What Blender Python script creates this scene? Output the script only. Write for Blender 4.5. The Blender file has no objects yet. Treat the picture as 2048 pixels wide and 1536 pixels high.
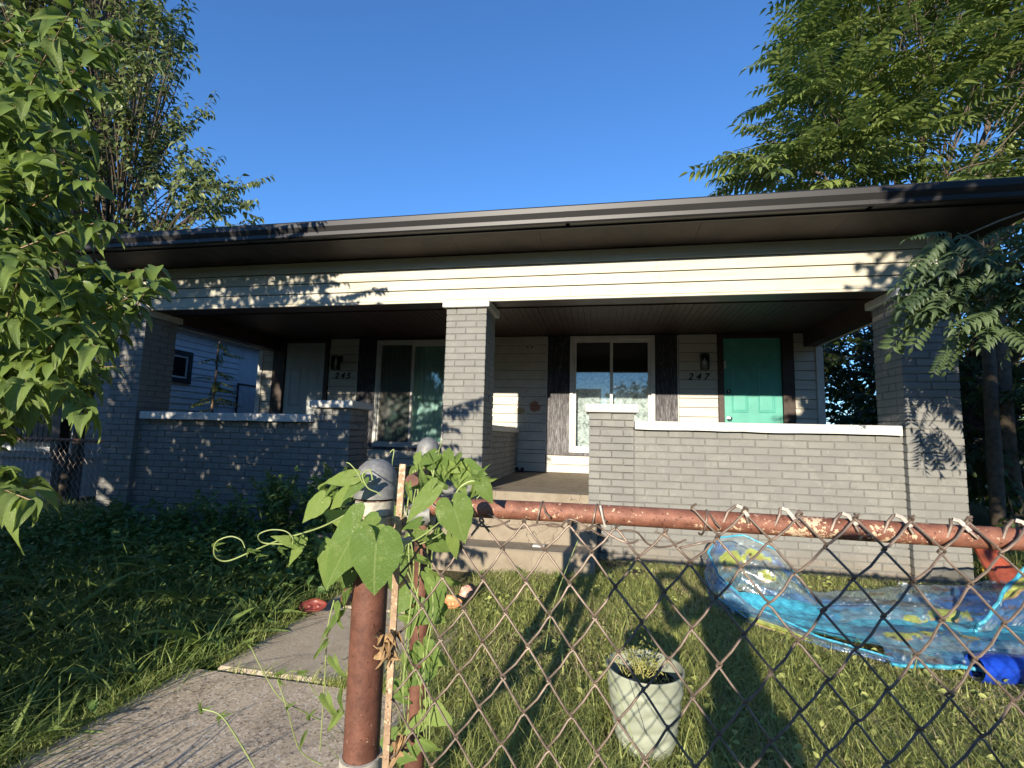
import bpy, bmesh, math, random
import numpy as np
from mathutils import Vector, Matrix
random.seed(7); rng = np.random.default_rng(7)
sc = bpy.context.scene; col = sc.collection
R = math.radians

# ------------------------------------------------------------------ camera
CAM = np.array([1.5679, -4.5943, 1.0963]); YAW, PIT, ROL, F = -0.1867, 0.107, 0.026, 957.75
_cy, _sy, _cp, _sp = math.cos(YAW), math.sin(YAW), math.cos(PIT), math.sin(PIT)
FW = np.array([_sy*_cp, _cy*_cp, _sp]); RT0 = np.array([_cy, -_sy, 0.0]); UP0 = np.cross(RT0, FW)
RT = math.cos(ROL)*RT0 + math.sin(ROL)*UP0; UPV = -math.sin(ROL)*RT0 + math.cos(ROL)*UP0
def at(u, v, d):      # point seen at photo pixel (u, v), d metres ahead
    return CAM + d*(FW + RT*(u-1024)/F - UPV*(v-768)/F)
cd = bpy.data.cameras.new('camera'); cam = bpy.data.objects.new('camera', cd); col.objects.link(cam)
cd.sensor_width = 36; cd.lens = F/2048*36; cd.clip_start = 0.02; cd.clip_end = 2000
M = Matrix.Identity(4)
for i in range(3):
    M[i][0] = RT[i]; M[i][1] = UPV[i]; M[i][2] = -FW[i]; M[i][3] = CAM[i]
cam.matrix_world = M; sc.camera = cam

# ------------------------------------------------------------------ sky, sun, exposure
SUN_EL, SUN_TAN = 14.3, 0.128
sdir = Vector((SUN_TAN, 1, 0)).normalized()*math.cos(R(SUN_EL)) + Vector((0, 0, -math.sin(R(SUN_EL))))
w = bpy.data.worlds.new("World"); sc.world = w; w.use_nodes = True
nt = w.node_tree; bg = nt.nodes['Background']; sky = nt.nodes.new('ShaderNodeTexSky')
sky.sky_type = 'NISHITA'; sky.sun_disc = False; sky.sun_elevation = R(SUN_EL)
sky.sun_rotation = math.pi + math.atan(SUN_TAN); sky.air_density = 1.0; sky.dust_density = 0.0; sky.ozone_density = 7.0
nt.links.new(sky.outputs[0], bg.inputs[0]); bg.inputs[1].default_value = 0.145
sl = bpy.data.lights.new('sun', 'SUN'); sl.energy = 4.6; sl.angle = R(0.53); sl.color = (1.0, 0.89, 0.72)
so = bpy.data.objects.new('sun', sl); col.objects.link(so)
so.rotation_euler = (-sdir).to_track_quat('Z', 'Y').to_euler(); so.location = (-2, -20, 12)
vs = sc.view_settings; vs.view_transform = 'Standard'; vs.look = 'None'; vs.exposure = 0.95; vs.gamma = 1.0
try: vs.use_curve_mapping = False
except Exception: pass

# ------------------------------------------------------------------ object helpers
WP = {}
def wpos(o): return WP.get(o.name, Vector((0, 0, 0)))
def link(name, data, parent=None, loc=(0, 0, 0), rot=None):
    o = bpy.data.objects.new(name, data); col.objects.link(o)
    L = Vector(loc); WP[o.name] = L
    if parent is not None: o.parent = parent; o.location = L - wpos(parent)
    else: o.location = L
    if rot is not None: o.rotation_euler = rot
    return o
def tag(o, label=None, cat=None, group=None, kind=None):
    if label: o['label'] = label
    if cat: o['category'] = cat
    if group: o['group'] = group
    if kind: o['kind'] = kind
    return o
def empty(name, loc, label, cat, group=None):
    o = link(name, None, None, loc); o.empty_display_size = 0.1
    return tag(o, label, cat, group)
def mesh(name, v, f, mats=(), smooth=False):
    me = bpy.data.meshes.new(name); me.from_pydata([tuple(p) for p in v], [], f)
    for m in (mats if isinstance(mats, (list, tuple)) else [mats]):
        if m: me.materials.append(m)
    if smooth: me.shade_smooth()
    return me
def np_mesh(name, V, polys_flat, nper, mats=(), smooth=False, tint=None):
    """V (n,3); polys_flat int array; nper loops per polygon array"""
    me = bpy.data.meshes.new(name); nper = np.asarray(nper, dtype=np.int32)
    me.vertices.add(len(V)); me.vertices.foreach_set('co', np.asarray(V, dtype=np.float32).ravel())
    me.loops.add(len(polys_flat)); me.loops.foreach_set('vertex_index', np.asarray(polys_flat, dtype=np.int32))
    me.polygons.add(len(nper)); st = np.zeros(len(nper), dtype=np.int32); st[1:] = np.cumsum(nper)[:-1]
    me.polygons.foreach_set('loop_start', st)
    try: me.polygons.foreach_set('loop_total', nper)
    except Exception: pass
    me.update(calc_edges=True)
    for m in (mats if isinstance(mats, (list, tuple)) else [mats]): me.materials.append(m)
    if tint is not None:
        a = me.attributes.new('tint', 'FLOAT', 'POINT'); a.data.foreach_set('value', np.asarray(tint, dtype=np.float32))
    if smooth: me.shade_smooth()
    return me
class MB:
    def __init__(s): s.v = []; s.f = []
    def add(s, v, f):
        n = len(s.v); s.v += [tuple(p) for p in v]; s.f += [tuple(i+n for i in q) for q in f]; return s
    def box(s, x0, x1, y0, y1, z0, z1, b=0.0):
        if b <= 0:
            v = [(x, y, z) for x in (x0, x1) for y in (y0, y1) for z in (z0, z1)]
            return s.add(v, [(0,1,3,2),(4,6,7,5),(0,4,5,1),(2,3,7,6),(0,2,6,4),(1,5,7,3)])
        bm = bmesh.new(); bmesh.ops.create_cube(bm, size=1)
        for p in bm.verts: p.co = ((x0+x1)/2+p.co.x*(x1-x0), (y0+y1)/2+p.co.y*(y1-y0), (z0+z1)/2+p.co.z*(z1-z0))
        bmesh.ops.bevel(bm, geom=bm.edges[:], offset=b, segments=1, affect='EDGES')
        bm.verts.ensure_lookup_table(); bm.verts.index_update()
        s.add([p.co[:] for p in bm.verts], [tuple(p.index for p in f.verts) for f in bm.faces]); bm.free(); return s
    def tube(s, pts, rad, n=8, cap=True):
        P = [Vector(p) for p in pts]; rr = rad if isinstance(rad, (list, tuple)) else [rad]*len(P)
        up = None; rings = []
        for i, p in enumerate(P):
            t = (P[min(i+1, len(P)-1)]-P[max(i-1, 0)])
            if t.length < 1e-9: t = Vector((0, 0, 1))
            t.normalize()
            if up is None: up = t.orthogonal().normalized()
            up = (up - t*up.dot(t))
            if up.length < 1e-6: up = t.orthogonal()
            up.normalize(); bi = t.cross(up)
            rings.append([p+(up*math.cos(2*math.pi*k/n)+bi*math.sin(2*math.pi*k/n))*rr[i] for k in range(n)])
        v = [q for r in rings for q in r]; f = []
        for i in range(len(P)-1):
            for k in range(n):
                f.append((i*n+k, i*n+(k+1) % n, (i+1)*n+(k+1) % n, (i+1)*n+k))
        if cap: f.append(tuple(range(n-1, -1, -1))); f.append(tuple((len(P)-1)*n+k for k in range(n)))
        return s.add(v, f)
    def lathe(s, prof, c=(0, 0, 0), n=24):
        v = []; f = []
        for r, z in prof:
            for k in range(n): v.append((c[0]+r*math.cos(2*math.pi*k/n), c[1]+r*math.sin(2*math.pi*k/n), c[2]+z))
        for i in range(len(prof)-1):
            for k in range(n): f.append((i*n+k, i*n+(k+1) % n, (i+1)*n+(k+1) % n, (i+1)*n+k))
        return s.add(v, f)
    def prism(s, prof, x0, x1):     # prof = (y,z) polygon, extruded along x
        n = len(prof); v = [(x0, y, z) for y, z in prof]+[(x1, y, z) for y, z in prof]
        f = [(i, (i+1) % n, n+(i+1) % n, n+i) for i in range(n)]+[tuple(range(n-1, -1, -1)), tuple(range(n, 2*n))]
        return s.add(v, f)
    def out(s, name, mat, parent=None, smooth=False, loc=(0, 0, 0)):
        me = mesh(name, s.v, s.f, mat, smooth)
        bm = bmesh.new(); bm.from_mesh(me); bmesh.ops.recalc_face_normals(bm, faces=bm.faces); bm.to_mesh(me); bm.free()
        if smooth:
            try: me.set_sharp_from_angle(angle=R(40))
            except Exception: pass
        o = link(name, me, parent, loc)
        return o

# ------------------------------------------------------------------ materials
class NT:
    def __init__(s, name):
        s.m = bpy.data.materials.new(name); s.m.use_nodes = True; s.t = s.m.node_tree; s.t.nodes.clear()
        s.o = s.n('ShaderNodeOutputMaterial')
    def n(s, k, **kw):
        d = s.t.nodes.new(k)
        for a, b in kw.items(): setattr(d, a, b)
        return d
    def l(s, a, b): s.t.links.new(a, b)
    def geo(s):
        if not hasattr(s, '_g'): s._g = s.n('ShaderNodeNewGeometry').outputs['Position']
        return s._g
    def noise(s, scale, detail=4, rough=.6, vec=None, dist=0):
        d = s.n('ShaderNodeTexNoise'); d.inputs['Scale'].default_value = scale; d.inputs['Detail'].default_value = detail
        d.inputs['Roughness'].default_value = rough; d.inputs['Distortion'].default_value = dist
        s.l(vec if vec is not None else s.geo(), d.inputs['Vector']); return d.outputs['Fac']
    def ramp(s, fac, stops):
        d = s.n('ShaderNodeValToRGB'); e = d.color_ramp.elements
        while len(e) < len(stops): e.new(.5)
        for k, (p, c) in enumerate(stops):
            e[k].position = p; e[k].color = (*c, 1) if len(c) == 3 else c
        s.l(fac, d.inputs[0]); return d.outputs[0]
    def mixc(s, fac, a, b, mode='MIX'):
        d = s.n('ShaderNodeMix', data_type='RGBA', blend_type=mode)
        for i, x in ((0, fac), (6, a), (7, b)):
            if isinstance(x, (int, float)): d.inputs[i].default_value = x
            elif isinstance(x, tuple): d.inputs[i].default_value = (*x, 1)
            else: s.l(x, d.inputs[i])
        return d.outputs[2]
    def math(s, op, a, b=0.0, c=None):
        d = s.n('ShaderNodeMath', operation=op)
        for i, x in enumerate((a, b) if c is None else (a, b, c)):
            if isinstance(x, (int, float)): d.inputs[i].default_value = x
            else: s.l(x, d.inputs[i])
        return d.outputs[0]
    def bump(s, h, strength=.3, dist=.01):
        d = s.n('ShaderNodeBump'); d.inputs['Strength'].default_value = strength; d.inputs['Distance'].default_value = dist
        s.l(h, d.inputs['Height']); return d.outputs[0]
    def bsdf(s, colr, rough=.7, metal=0, nrm=None, spec=.4, trans=0):
        d = s.n('ShaderNodeBsdfPrincipled')
        for k, x in (('Base Color', colr), ('Roughness', rough), ('Metallic', metal), ('Specular IOR Level', spec)):
            if isinstance(x, (int, float)): d.inputs[k].default_value = x
            elif isinstance(x, tuple): d.inputs[k].default_value = (*x, 1)
            else: s.l(x, d.inputs[k])
        if nrm is not None: s.l(nrm, d.inputs['Normal'])
        if trans: d.inputs['Transmission Weight'].default_value = trans
        return d.outputs[0]
    def done(s, sh): s.l(sh, s.o.inputs[0]); return s.m
    def rand(s): return s.n('ShaderNodeObjectInfo').outputs['Random']
    def xyz(s):
        if not hasattr(s, '_x'):
            d = s.n('ShaderNodeSeparateXYZ'); s.l(s.geo(), d.inputs[0]); s._x = d.outputs
        return s._x

def simple(name, c, rough=.6, metal=0, var=.25, nscale=14, bump=.15, bscale=60, spec=.4, bdist=.003):
    k = NT(name); n1 = k.noise(nscale, 5); dark = tuple(x*(1-var) for x in c); lite = tuple(min(1, x*(1+var*.6)) for x in c)
    cc = k.ramp(n1, [(.3, dark), (.7, lite)])
    return k.done(k.bsdf(cc, rough, metal, k.bump(k.noise(bscale, 3), bump, bdist), spec))

def m_brick():
    k = NT('painted_brick'); r = k.rand(); n1 = k.noise(6, 5); n2 = k.noise(170, 4, .7)
    c = k.ramp(n1, [(.25, (.185, .184, .172)), (.75, (.245, .241, .222))])
    c = k.mixc(k.math('MULTIPLY', r, .45), c, (.175, .18, .172)); c = k.mixc(k.math('MULTIPLY', k.math('GREATER_THAN', k.noise(2.2, 6, .75), .56), .30), c, (.29, .28, .25)); c = k.mixc(k.math('MULTIPLY', k.math('GREATER_THAN', k.noise(14, 7, .8), .665), .35), c, (.12, .12, .115))
    z = k.xyz()[2]; low = k.math('SUBTRACT', 1.0, k.math('MULTIPLY', z, 4.5)); low = k.math('MULTIPLY', k.math('MAXIMUM', low, 0), k.noise(9, 4))
    c = k.mixc(k.math('MINIMUM', low, .8), c, (.22, .17, .115))
    sp = k.math('GREATER_THAN', k.noise(48, 2, .4), .745); c = k.mixc(k.math('MULTIPLY', sp, .6), c, (.36, .36, .33))
    return k.done(k.bsdf(c, .62, 0, k.bump(n2, .8, .007), .35))
def m_mortar():
    k = NT('painted_mortar'); c = k.ramp(k.noise(20, 4), [(.3, (.125, .125, .12)), (.7, (.185, .182, .168))])
    return k.done(k.bsdf(c, .8, 0, k.bump(k.noise(120, 4), .5, .006), .3))
def m_coping():
    k = NT('white_painted_coping'); n = k.noise(30, 6, .75, dist=.6)
    c = k.ramp(n, [(.33, (.30, .28, .25)), (.42, (.52, .51, .47)), (.7, (.62, .61, .58))])
    return k.done(k.bsdf(c, .6, 0, k.bump(k.noise(70, 5), .6, .006)))
def m_siding(name, cream):
    k = NT(name); v = k.n('ShaderNodeMapping'); v.inputs['Scale'].default_value = (.5, 1, 5); k.l(k.geo(), v.inputs[0])
    n = k.noise(3.2, 6, .7, v.outputs[0]); r = k.rand()
    a, b = ((.44, .40, .30), (.52, .50, .43)) if cream else ((.42, .40, .34), (.52, .50, .44))
    c = k.ramp(n, [(.3, a), (.62, b)])
    c = k.mixc(k.math('MULTIPLY', r, .3), c, (.50, .46, .35))
    gr = k.math('GREATER_THAN', k.noise(26, 5, .8), .66); c = k.mixc(k.math('MULTIPLY', gr, .22), c, (.3, .27, .2))
    return k.done(k.bsdf(c, .5, 0, k.bump(k.noise(9, 3), .12, .01), .4))
def m_scribble():   # wall boards with old crayon and paint marks on them
    k = NT('marked_siding'); n = k.noise(7, 6, .7)
    c = k.ramp(n, [(.3, (.42, .40, .33)), (.65, (.53, .51, .45))])
    X, _, Z = k.xyz()
    def blob(cx, cz, rx, rz):
        a = k.math('POWER', k.math('DIVIDE', k.math('SUBTRACT', X, cx), rx), 2); b = k.math('POWER', k.math('DIVIDE', k.math('SUBTRACT', Z, cz), rz), 2)
        return k.math('MAXIMUM', k.math('SUBTRACT', 1, k.math('ADD', a, b)), 0)
    area = k.math('MINIMUM', k.math('MULTIPLY', blob(.5, 1.52, .33, .42), 3), 1)
    sm = k.math('GREATER_THAN', k.noise(24, 4, .75, dist=2.2), .585)
    c = k.mixc(k.math('MULTIPLY', k.math('MULTIPLY', sm, area), .62), c, (.12, .11, .10))
    og = k.math('GREATER_THAN', k.math('ADD', k.math('MULTIPLY', blob(.56, 1.55, .13, .13), .5), k.noise(30, 3, .6, dist=1.5)), .78)
    c = k.mixc(og, c, (.30, .12, .06))
    og = k.math('GREATER_THAN', k.math('ADD', k.math('MULTIPLY', blob(.33, 1.48, .11, .07), .5), k.noise(34, 3, .6, dist=1.5)), .78)
    c = k.mixc(og, c, (.30, .24, .12))
    return k.done(k.bsdf(c, .5, 0, None, .4))
def m_darktrim():
    k = NT('weathered_black_board'); v = k.n('ShaderNodeMapping'); v.inputs['Scale'].default_value = (9, 1, 1.2); k.l(k.geo(), v.inputs[0])
    st = k.noise(7, 6, .8, v.outputs[0]); f = k.noise(130, 3, .7)
    zz = k.xyz()[2]; wear = k.math('SUBTRACT', 1.9, zz)
    s = k.math('ADD', k.math('MULTIPLY', st, .8), k.math('ADD', k.math('MULTIPLY', f, .35), k.math('MULTIPLY', k.math('MAXIMUM', k.math('MINIMUM', wear, .6), 0), .16)))
    c = k.ramp(s, [(.56, (.012, .011, .014)), (.66, (.075, .07, .078)), (.8, (.26, .25, .25))])
    return k.done(k.bsdf(c, .6, 0, k.bump(st, .5, .004), .4))
def m_rust(name='rusty_pipe', c0=(.11, .035, .02), c1=(.26, .09, .05), pt=.995):
    k = NT(name); n = k.noise(28, 6, .7); f = k.noise(160, 4, .7)
    c = k.ramp(n, [(.3, c0), (.68, c1)])
    c = k.mixc(k.math('GREATER_THAN', f, .62), c, (.07, .025, .015))
    pal = k.math('GREATER_THAN', k.math('ADD', k.noise(110, 4, .7), k.math('MULTIPLY', k.noise(6, 3), .75)), pt)
    c = k.mixc(pal, c, (.55, .42, .28))
    return k.done(k.bsdf(c, .6, .15, k.bump(f, .5, .002), .4))
def m_concrete(name, agg, g=1.0):
    k = NT(name)
    if agg:
        base = k.ramp(k.noise(3.5, 6, .7), [(.3, (.50, .40, .29)), (.7, (.70, .58, .43))])
        v = k.n('ShaderNodeTexVoronoi'); v.inputs['Scale'].default_value = 120; v.inputs['Randomness'].default_value = 1; k.l(k.geo(), v.inputs[0])
        sc_ = k.n('ShaderNodeSeparateColor'); k.l(v.outputs['Color'], sc_.inputs[0])
        c = k.mixc(k.math('MULTIPLY', k.math('GREATER_THAN', sc_.outputs[0], .72), .55), base, (.36, .30, .24)); c = k.mixc(k.math('MULTIPLY', k.math('GREATER_THAN', sc_.outputs[1], .88), .6), c, (.78, .72, .62))
        pit = k.noise(62, 7, .85); wearn = k.noise(2.1, 4, .6)
        pits = k.math('GREATER_THAN', k.math('ADD', pit, k.math('MULTIPLY', wearn, .16)), .655); c = k.mixc(k.math('MULTIPLY', pits, .8), c, (.12, .09, .065))
        c = k.mixc(k.math('MULTIPLY', k.math('GREATER_THAN', k.noise(1.4, 5, .7), .57), .25), c, (.30, .25, .19))
        h = k.math('SUBTRACT', k.math('MULTIPLY', pit, 1.0), k.math('MULTIPLY', pits, .8))
        return k.done(k.bsdf(c, .9, 0, k.bump(h, .7, .006), .15))
    n = k.noise(5, 8, .72); c = k.ramp(n, [(.3, tuple(q*g for q in (.38, .31, .225))), (.7, tuple(q*g for q in (.58, .50, .38)))])
    c = k.mixc(k.math('MULTIPLY', k.math('GREATER_THAN', k.noise(60, 4, .8), .62), .4), c, (.20, .165, .12))
    vv = k.n('ShaderNodeTexVoronoi'); vv.feature = 'DISTANCE_TO_EDGE'; vv.inputs['Scale'].default_value = 1.1; wv = k.n('ShaderNodeVectorMath', operation='ADD'); nz = k.n('ShaderNodeTexNoise'); nz.inputs['Scale'].default_value = 5; k.l(k.geo(), nz.inputs['Vector']); k.l(k.geo(), wv.inputs[0]); k.l(nz.outputs['Color'], wv.inputs[1]); k.l(wv.outputs[0], vv.inputs['Vector'])
    c = k.mixc(k.math('MULTIPLY', k.math('LESS_THAN', vv.outputs['Distance'], .006), .7), c, (.06, .05, .035))
    return k.done(k.bsdf(c, .85, 0, k.bump(k.noise(70, 6, .8), .8, .008 if g == 1 else .004), .2))
def m_soil():
    k = NT('soil_ground'); n = k.noise(3, 8, .7); f = k.noise(45, 6, .8)
    c = k.ramp(n, [(.35, (.05, .055, .02)), (.6, (.12, .10, .05))]); c = k.mixc(k.math('GREATER_THAN', f, .55), c, (.24, .20, .10))
    return k.done(k.bsdf(c, .95, 0, k.bump(f, 1, .02), .1))
def m_leaf(name, dark, lite, yell=None, trans=.3, vein=False, rough=.45, spec=.4):
    k = NT(name); r = k.rand(); a = k.n('ShaderNodeAttribute'); a.attribute_name = 'tint'
    t = k.math('FRACT', k.math('ADD', r, a.outputs['Fac'])); n = k.noise(25, 3)
    stops = [(.0, dark), (.75, lite)]
    if yell: stops += [(.965, lite), (.985, yell)]
    c = k.ramp(k.math('MULTIPLY', k.math('ADD', k.math('MULTIPLY', t, .8), k.math('MULTIPLY', n, .2)), 1.0), stops)
    nrm = None
    if vein:
        uv = k.n('ShaderNodeUVMap'); s = k.n('ShaderNodeSeparateXYZ'); k.l(uv.outputs[0], s.inputs[0])
        ax = k.math('ABSOLUTE', s.outputs[0]); q = k.math('SUBTRACT', k.math('MULTIPLY', s.outputs[1], 7.0), k.math('MULTIPLY', ax, 6.5))
        fr = k.math('ABSOLUTE', k.math('SUBTRACT', k.math('FRACT', q), .5))
        side = k.math('LESS_THAN', fr, .035); mid = k.math('LESS_THAN', ax, .018); vm = k.math('MAXIMUM', side, mid)
        c = k.mixc(k.math('MULTIPLY', vm, .42), c, (.34, .42, .16))
        cell = k.n('ShaderNodeTexVoronoi'); cell.inputs['Scale'].default_value = 26; cell.feature = 'DISTANCE_TO_EDGE'; k.l(uv.outputs[0], cell.inputs[0])
        ce = k.math('MINIMUM', k.math('MULTIPLY', cell.outputs['Distance'], 6), 1)
        c = k.mixc(k.math('MULTIPLY', k.math('SUBTRACT', 1, ce), .13), c, (.3, .38, .14))
        c = k.mixc(k.math('MULTIPLY', k.math('GREATER_THAN', k.noise(38, 5, .8), .60), .35), c, (.30, .36, .12)); c = k.mixc(k.math('GREATER_THAN', k.noise(90, 3, .6), .74), c, (.22, .15, .06))
        nrm = k.bump(k.math('SUBTRACT', k.math('MULTIPLY', ce, .4), vm), .6, .003)
    d = k.bsdf(c, rough, 0, nrm, spec)
    tr = k.n('ShaderNodeBsdfTranslucent'); k.l(k.mixc(.35, c, (.3, .42, .05), 'MIX'), tr.inputs[0])
    mx = k.n('ShaderNodeMixShader'); mx.inputs[0].default_value = trans; k.l(d, mx.inputs[1]); k.l(tr.outputs[0], mx.inputs[2])
    return k.done(mx.outputs[0])
def m_glass(name, tint=(.85, .9, .9), ior_f=.12, rough=.02):
    k = NT(name); t = k.n('ShaderNodeBsdfTransparent'); t.inputs[0].default_value = (*tint, 1)
    g = k.n('ShaderNodeBsdfGlossy'); g.inputs[0].default_value = (.9, .9, .9, 1); g.inputs['Roughness'].default_value = rough
    fr = k.n('ShaderNodeFresnel'); fr.inputs[0].default_value = 1.5; f = k.math('ADD', fr.outputs[0], ior_f)
    mx = k.n('ShaderNodeMixShader'); k.l(f, mx.inputs[0]); k.l(t.outputs[0], mx.inputs[1]); k.l(g.outputs[0], mx.inputs[2])
    return k.done(mx.outputs[0])
def m_print(name, rough=.18):     # clear vinyl with an ink layer stored in the colour attribute "ink"
    k = NT(name); a = k.n('ShaderNodeAttribute'); a.attribute_name = 'ink'
    t = k.n('ShaderNodeBsdfTransparent'); t.inputs[0].default_value = (.90, .94, .96, 1)
    nb = k.bump(k.noise(11, 3, .6, dist=1.2), .5, .015)
    d = k.bsdf(a.outputs['Color'], .35, 0, nb, .5)
    mx = k.n('ShaderNodeMixShader'); k.l(a.outputs['Alpha'], mx.inputs[0]); k.l(t.outputs[0], mx.inputs[1]); k.l(d, mx.inputs[2])
    g = k.n('ShaderNodeBsdfGlossy'); g.inputs[0].default_value = (.9, .92, .95, 1); g.inputs['Roughness'].default_value = rough; k.l(nb, g.inputs['Normal'])
    m2 = k.n('ShaderNodeMixShader'); m2.inputs[0].default_value = .07; k.l(mx.outputs[0], m2.inputs[1]); k.l(g.outputs[0], m2.inputs[2])
    return k.done(m2.outputs[0])

BR = m_brick(); MO = m_mortar(); CO = m_coping(); SD = m_siding('cream_vinyl_siding', True); SW = m_siding('white_vinyl_siding', False)
SCR = m_scribble(); DT = m_darktrim(); RUST = m_rust('rusty_pipe', (.08, .033, .022), (.19, .08, .052), 1.09); RUSTR = m_rust('rusty_rail', (.12, .045, .028), (.29, .125, .08), 1.01)
CON = m_concrete('old_concrete', False); STP = m_concrete('step_concrete', False, .52); AGG = m_concrete('exposed_aggregate', True); SOIL = m_soil()
WHITE = simple('white_vinyl', (.58, .57, .53), .4, 0, .12, 9, .05); GUT = simple('dark_bronze_gutter', (.013, .012, .013), .5, 0, .15, 3, .05, spec=.6)
SOF = simple('brown_soffit_board', (.035, .025, .022), .6, 0, .5, 4, .3, 12, bdist=.01); BLK = simple('black_paint', (.012, .011, .013), .5, 0, .3)
BROWN = simple('dark_brown_trim', (.05, .032, .024), .55, 0, .4, 20, .4, 50); CEIL = simple('dark_brown_ceiling_paint', (.05, .028, .024), .5, 0, .35, 5, .15)
AQUA = simple('turquoise_door_paint', (.09, .34, .275), .4, 0, .12, 6, .05); GREYD = simple('pale_grey_door_paint', (.40, .42, .41), .45, 0, .1, 6, .05)
CHROME = simple('chrome', (.7, .7, .68), .2, 1, .1); GALV = simple('galvanised_metal', (.22, .22, .215), .62, .35, .35, 90, .4, 200, bdist=.001)
ALW = simple('whitewashed_band', (.42, .39, .33), .6, .1, .4, 60, .4, 150, bdist=.001); WIRE = simple('rusty_wire', (.17, .128, .10), .5, .3, .5, 40, .3, 300, bdist=.0005)
WIREW = simple('worn_zinc_wire', (.62, .56, .48), .5, .3, .3, 90); LATH = m_rust('tension_bar_rust', (.20, .12, .07), (.42, .30, .19)); ASPH = simple('roof_shingle', (.06, .058, .055), .9, 0, .4, 40)
BARK = simple('grey_brown_bark', (.11, .085, .06), .85, 0, .45, 16, .9, 30, bdist=.012); TWIG = simple('pale_twig', (.25, .17, .10), .7, 0, .3, 20)
POTM = simple('sage_green_plastic', (.31, .335, .26), .5, 0, .3, 7, .05); PSOIL = simple('potting_soil', (.03, .018, .014), .9, 0, .6, 60, 1, 90, bdist=.01)

# ------------------------------------------------------------------ ground
def gz(x, y):
    t = np.clip((-np.asarray(y, dtype=float)-.4)/2.6, 0, 1); base = -.115*t*t*(3-2*t) - .03
    return base + .012*np.sin(x*2.3+1)*np.sin(np.asarray(y)*1.9) * (np.abs(y) < 6)
def ground():
    xs = np.unique(np.concatenate([np.linspace(-8, 8, 81), [-600, -200, -60, -25, -14, 14, 25, 60, 200, 600]]))
    ys = np.unique(np.concatenate([np.linspace(-7, 6, 66), [-600, -200, -60, -25, -12, 12, 25, 60, 200, 600]]))
    X, Y = np.meshgrid(xs, ys); Z = gz(X, Y); nx, ny = len(xs), len(ys)
    V = np.stack([X, Y, Z], -1).reshape(-1, 3)
    i = (np.arange(ny-1)[:, None]*nx+np.arange(nx-1)[None]).ravel(); F_ = np.stack([i, i+1, i+nx+1, i+nx], 1)
    return tag(link('ground', np_mesh('ground', V, F_.ravel(), [4]*len(F_), SOIL, True)), kind='structure')
ground()

# concrete walk
mb = MB().box(-.28, .74, -2.42, -1.545, -.30, -.064, .014).box(-.275, .745, -1.53, -.62, -.30, -.060, .014); walk = mb.out('path', CON); tag(walk, kind='structure')
mb = MB().box(-.42, .76, -6.2, -2.435, -.35, -.070, .014); tag(mb.out('sidewalk', AGG), kind='structure')

# ------------------------------------------------------------------ bricks
BL, CH = .213, .0667
_bm = {}
def brick_mesh(L, H=.0575, D=.1):
    key = (round(L, 3), random.randrange(6))
    if key in _bm: return _bm[key]
    r = random.Random(hash(key)); c = .0035; j = lambda a=.0014: r.uniform(-a, a)
    x, y, z = L/2, D/2, H/2; v = []
    for (sx, sz) in ((-1, -1), (1, -1), (1, 1), (-1, 1)): v.append((sx*x+j(), y, sz*z+j()))
    for (sx, sz) in ((-1, -1), (1, -1), (1, 1), (-1, 1)): v.append((sx*x+j(), -y+c, sz*z+j()))
    for (sx, sz) in ((-1, -1), (1, -1), (1, 1), (-1, 1)): v.append((sx*(x-c)+j(), -y+j(.0012), sz*(z-c)+j()))
    f = [(3, 2, 1, 0)]
    for b in (0, 4):
        for i in range(4): f.append((b+i, b+(i+1) % 4, b+4+(i+1) % 4, b+4+i))
    f.append((8, 9, 10, 11))
    me = mesh('brick', v, f, BR); _bm[key] = me; return me
def brick(parent, x0, x1, yf, z, face='f', D=.1):
    """one brick; face f: seen from -y between x0..x1 with its face at yf; face l / r: seen from -x / +x, x0..x1 run along y, yf is the x of the face"""
    L = x1-x0; me = brick_mesh(L, D=D); p = random.gauss(0, .0016); m = (x0+x1)/2
    if face == 'f': loc = (m, yf+D/2+p, z); rz = 0
    elif face == 'r': loc = (yf-D/2-p, m, z); rz = math.pi/2
    else: loc = (yf+D/2+p, m, z); rz = -math.pi/2
    link('brick', me, parent, loc, (random.gauss(0, .006), random.gauss(0, .0035), rz+random.gauss(0, .003)))
def row(parent, a, b, yf, z, face, off, D=.1):
    J = .009; x = a
    edges = [a]; t = a+off if off > .02 else a+BL
    while t < b-.03: edges.append(t); t += BL
    edges.append(b)
    for e0, e1 in zip(edges, edges[1:]):
        g0 = J/2 if e0 > a+1e-6 else 0; g1 = J/2 if e1 < b-1e-6 else 0
        if e1-e0 > .03: brick(parent, e0+g0, e1-g1, yf, z, face, D)
def pillar(x0, label, ztop=2.372, n=36, zc=(2.375, 2.45), faces='lr'):
    t = empty('brick_pillar', (x0+.21, .21, -.05), label, 'pillar', 'brick pillars of the porch')
    MB().box(x0+.007, x0+.413, .007, .413, -.2, ztop).out('mortar', MO, t)
    for k in range(n):
        z = ztop-CH*(k+.5)
        row(t, x0, x0+.42, 0, z, 'f', .1065 if k % 2 == 0 else .21)
        for s in faces: row(t, .104, .42, x0 if s == 'l' else x0+.42, z, s, .105 if k % 2 else .21, .1)
    MB().box(x0-.035, x0+.455, -.045, .465, zc[0], zc[1], .006).out('capital', CO, t)
    return t
PL = pillar(-4.08, 'brick pillar at the left end of the porch, in leaf shade'); PC = pillar(0, 'sunlit brick pillar in the middle of the porch between two openings')
PR = pillar(4.09, 'brick pillar at the right end, its top shaded by hanging leaves')
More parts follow.
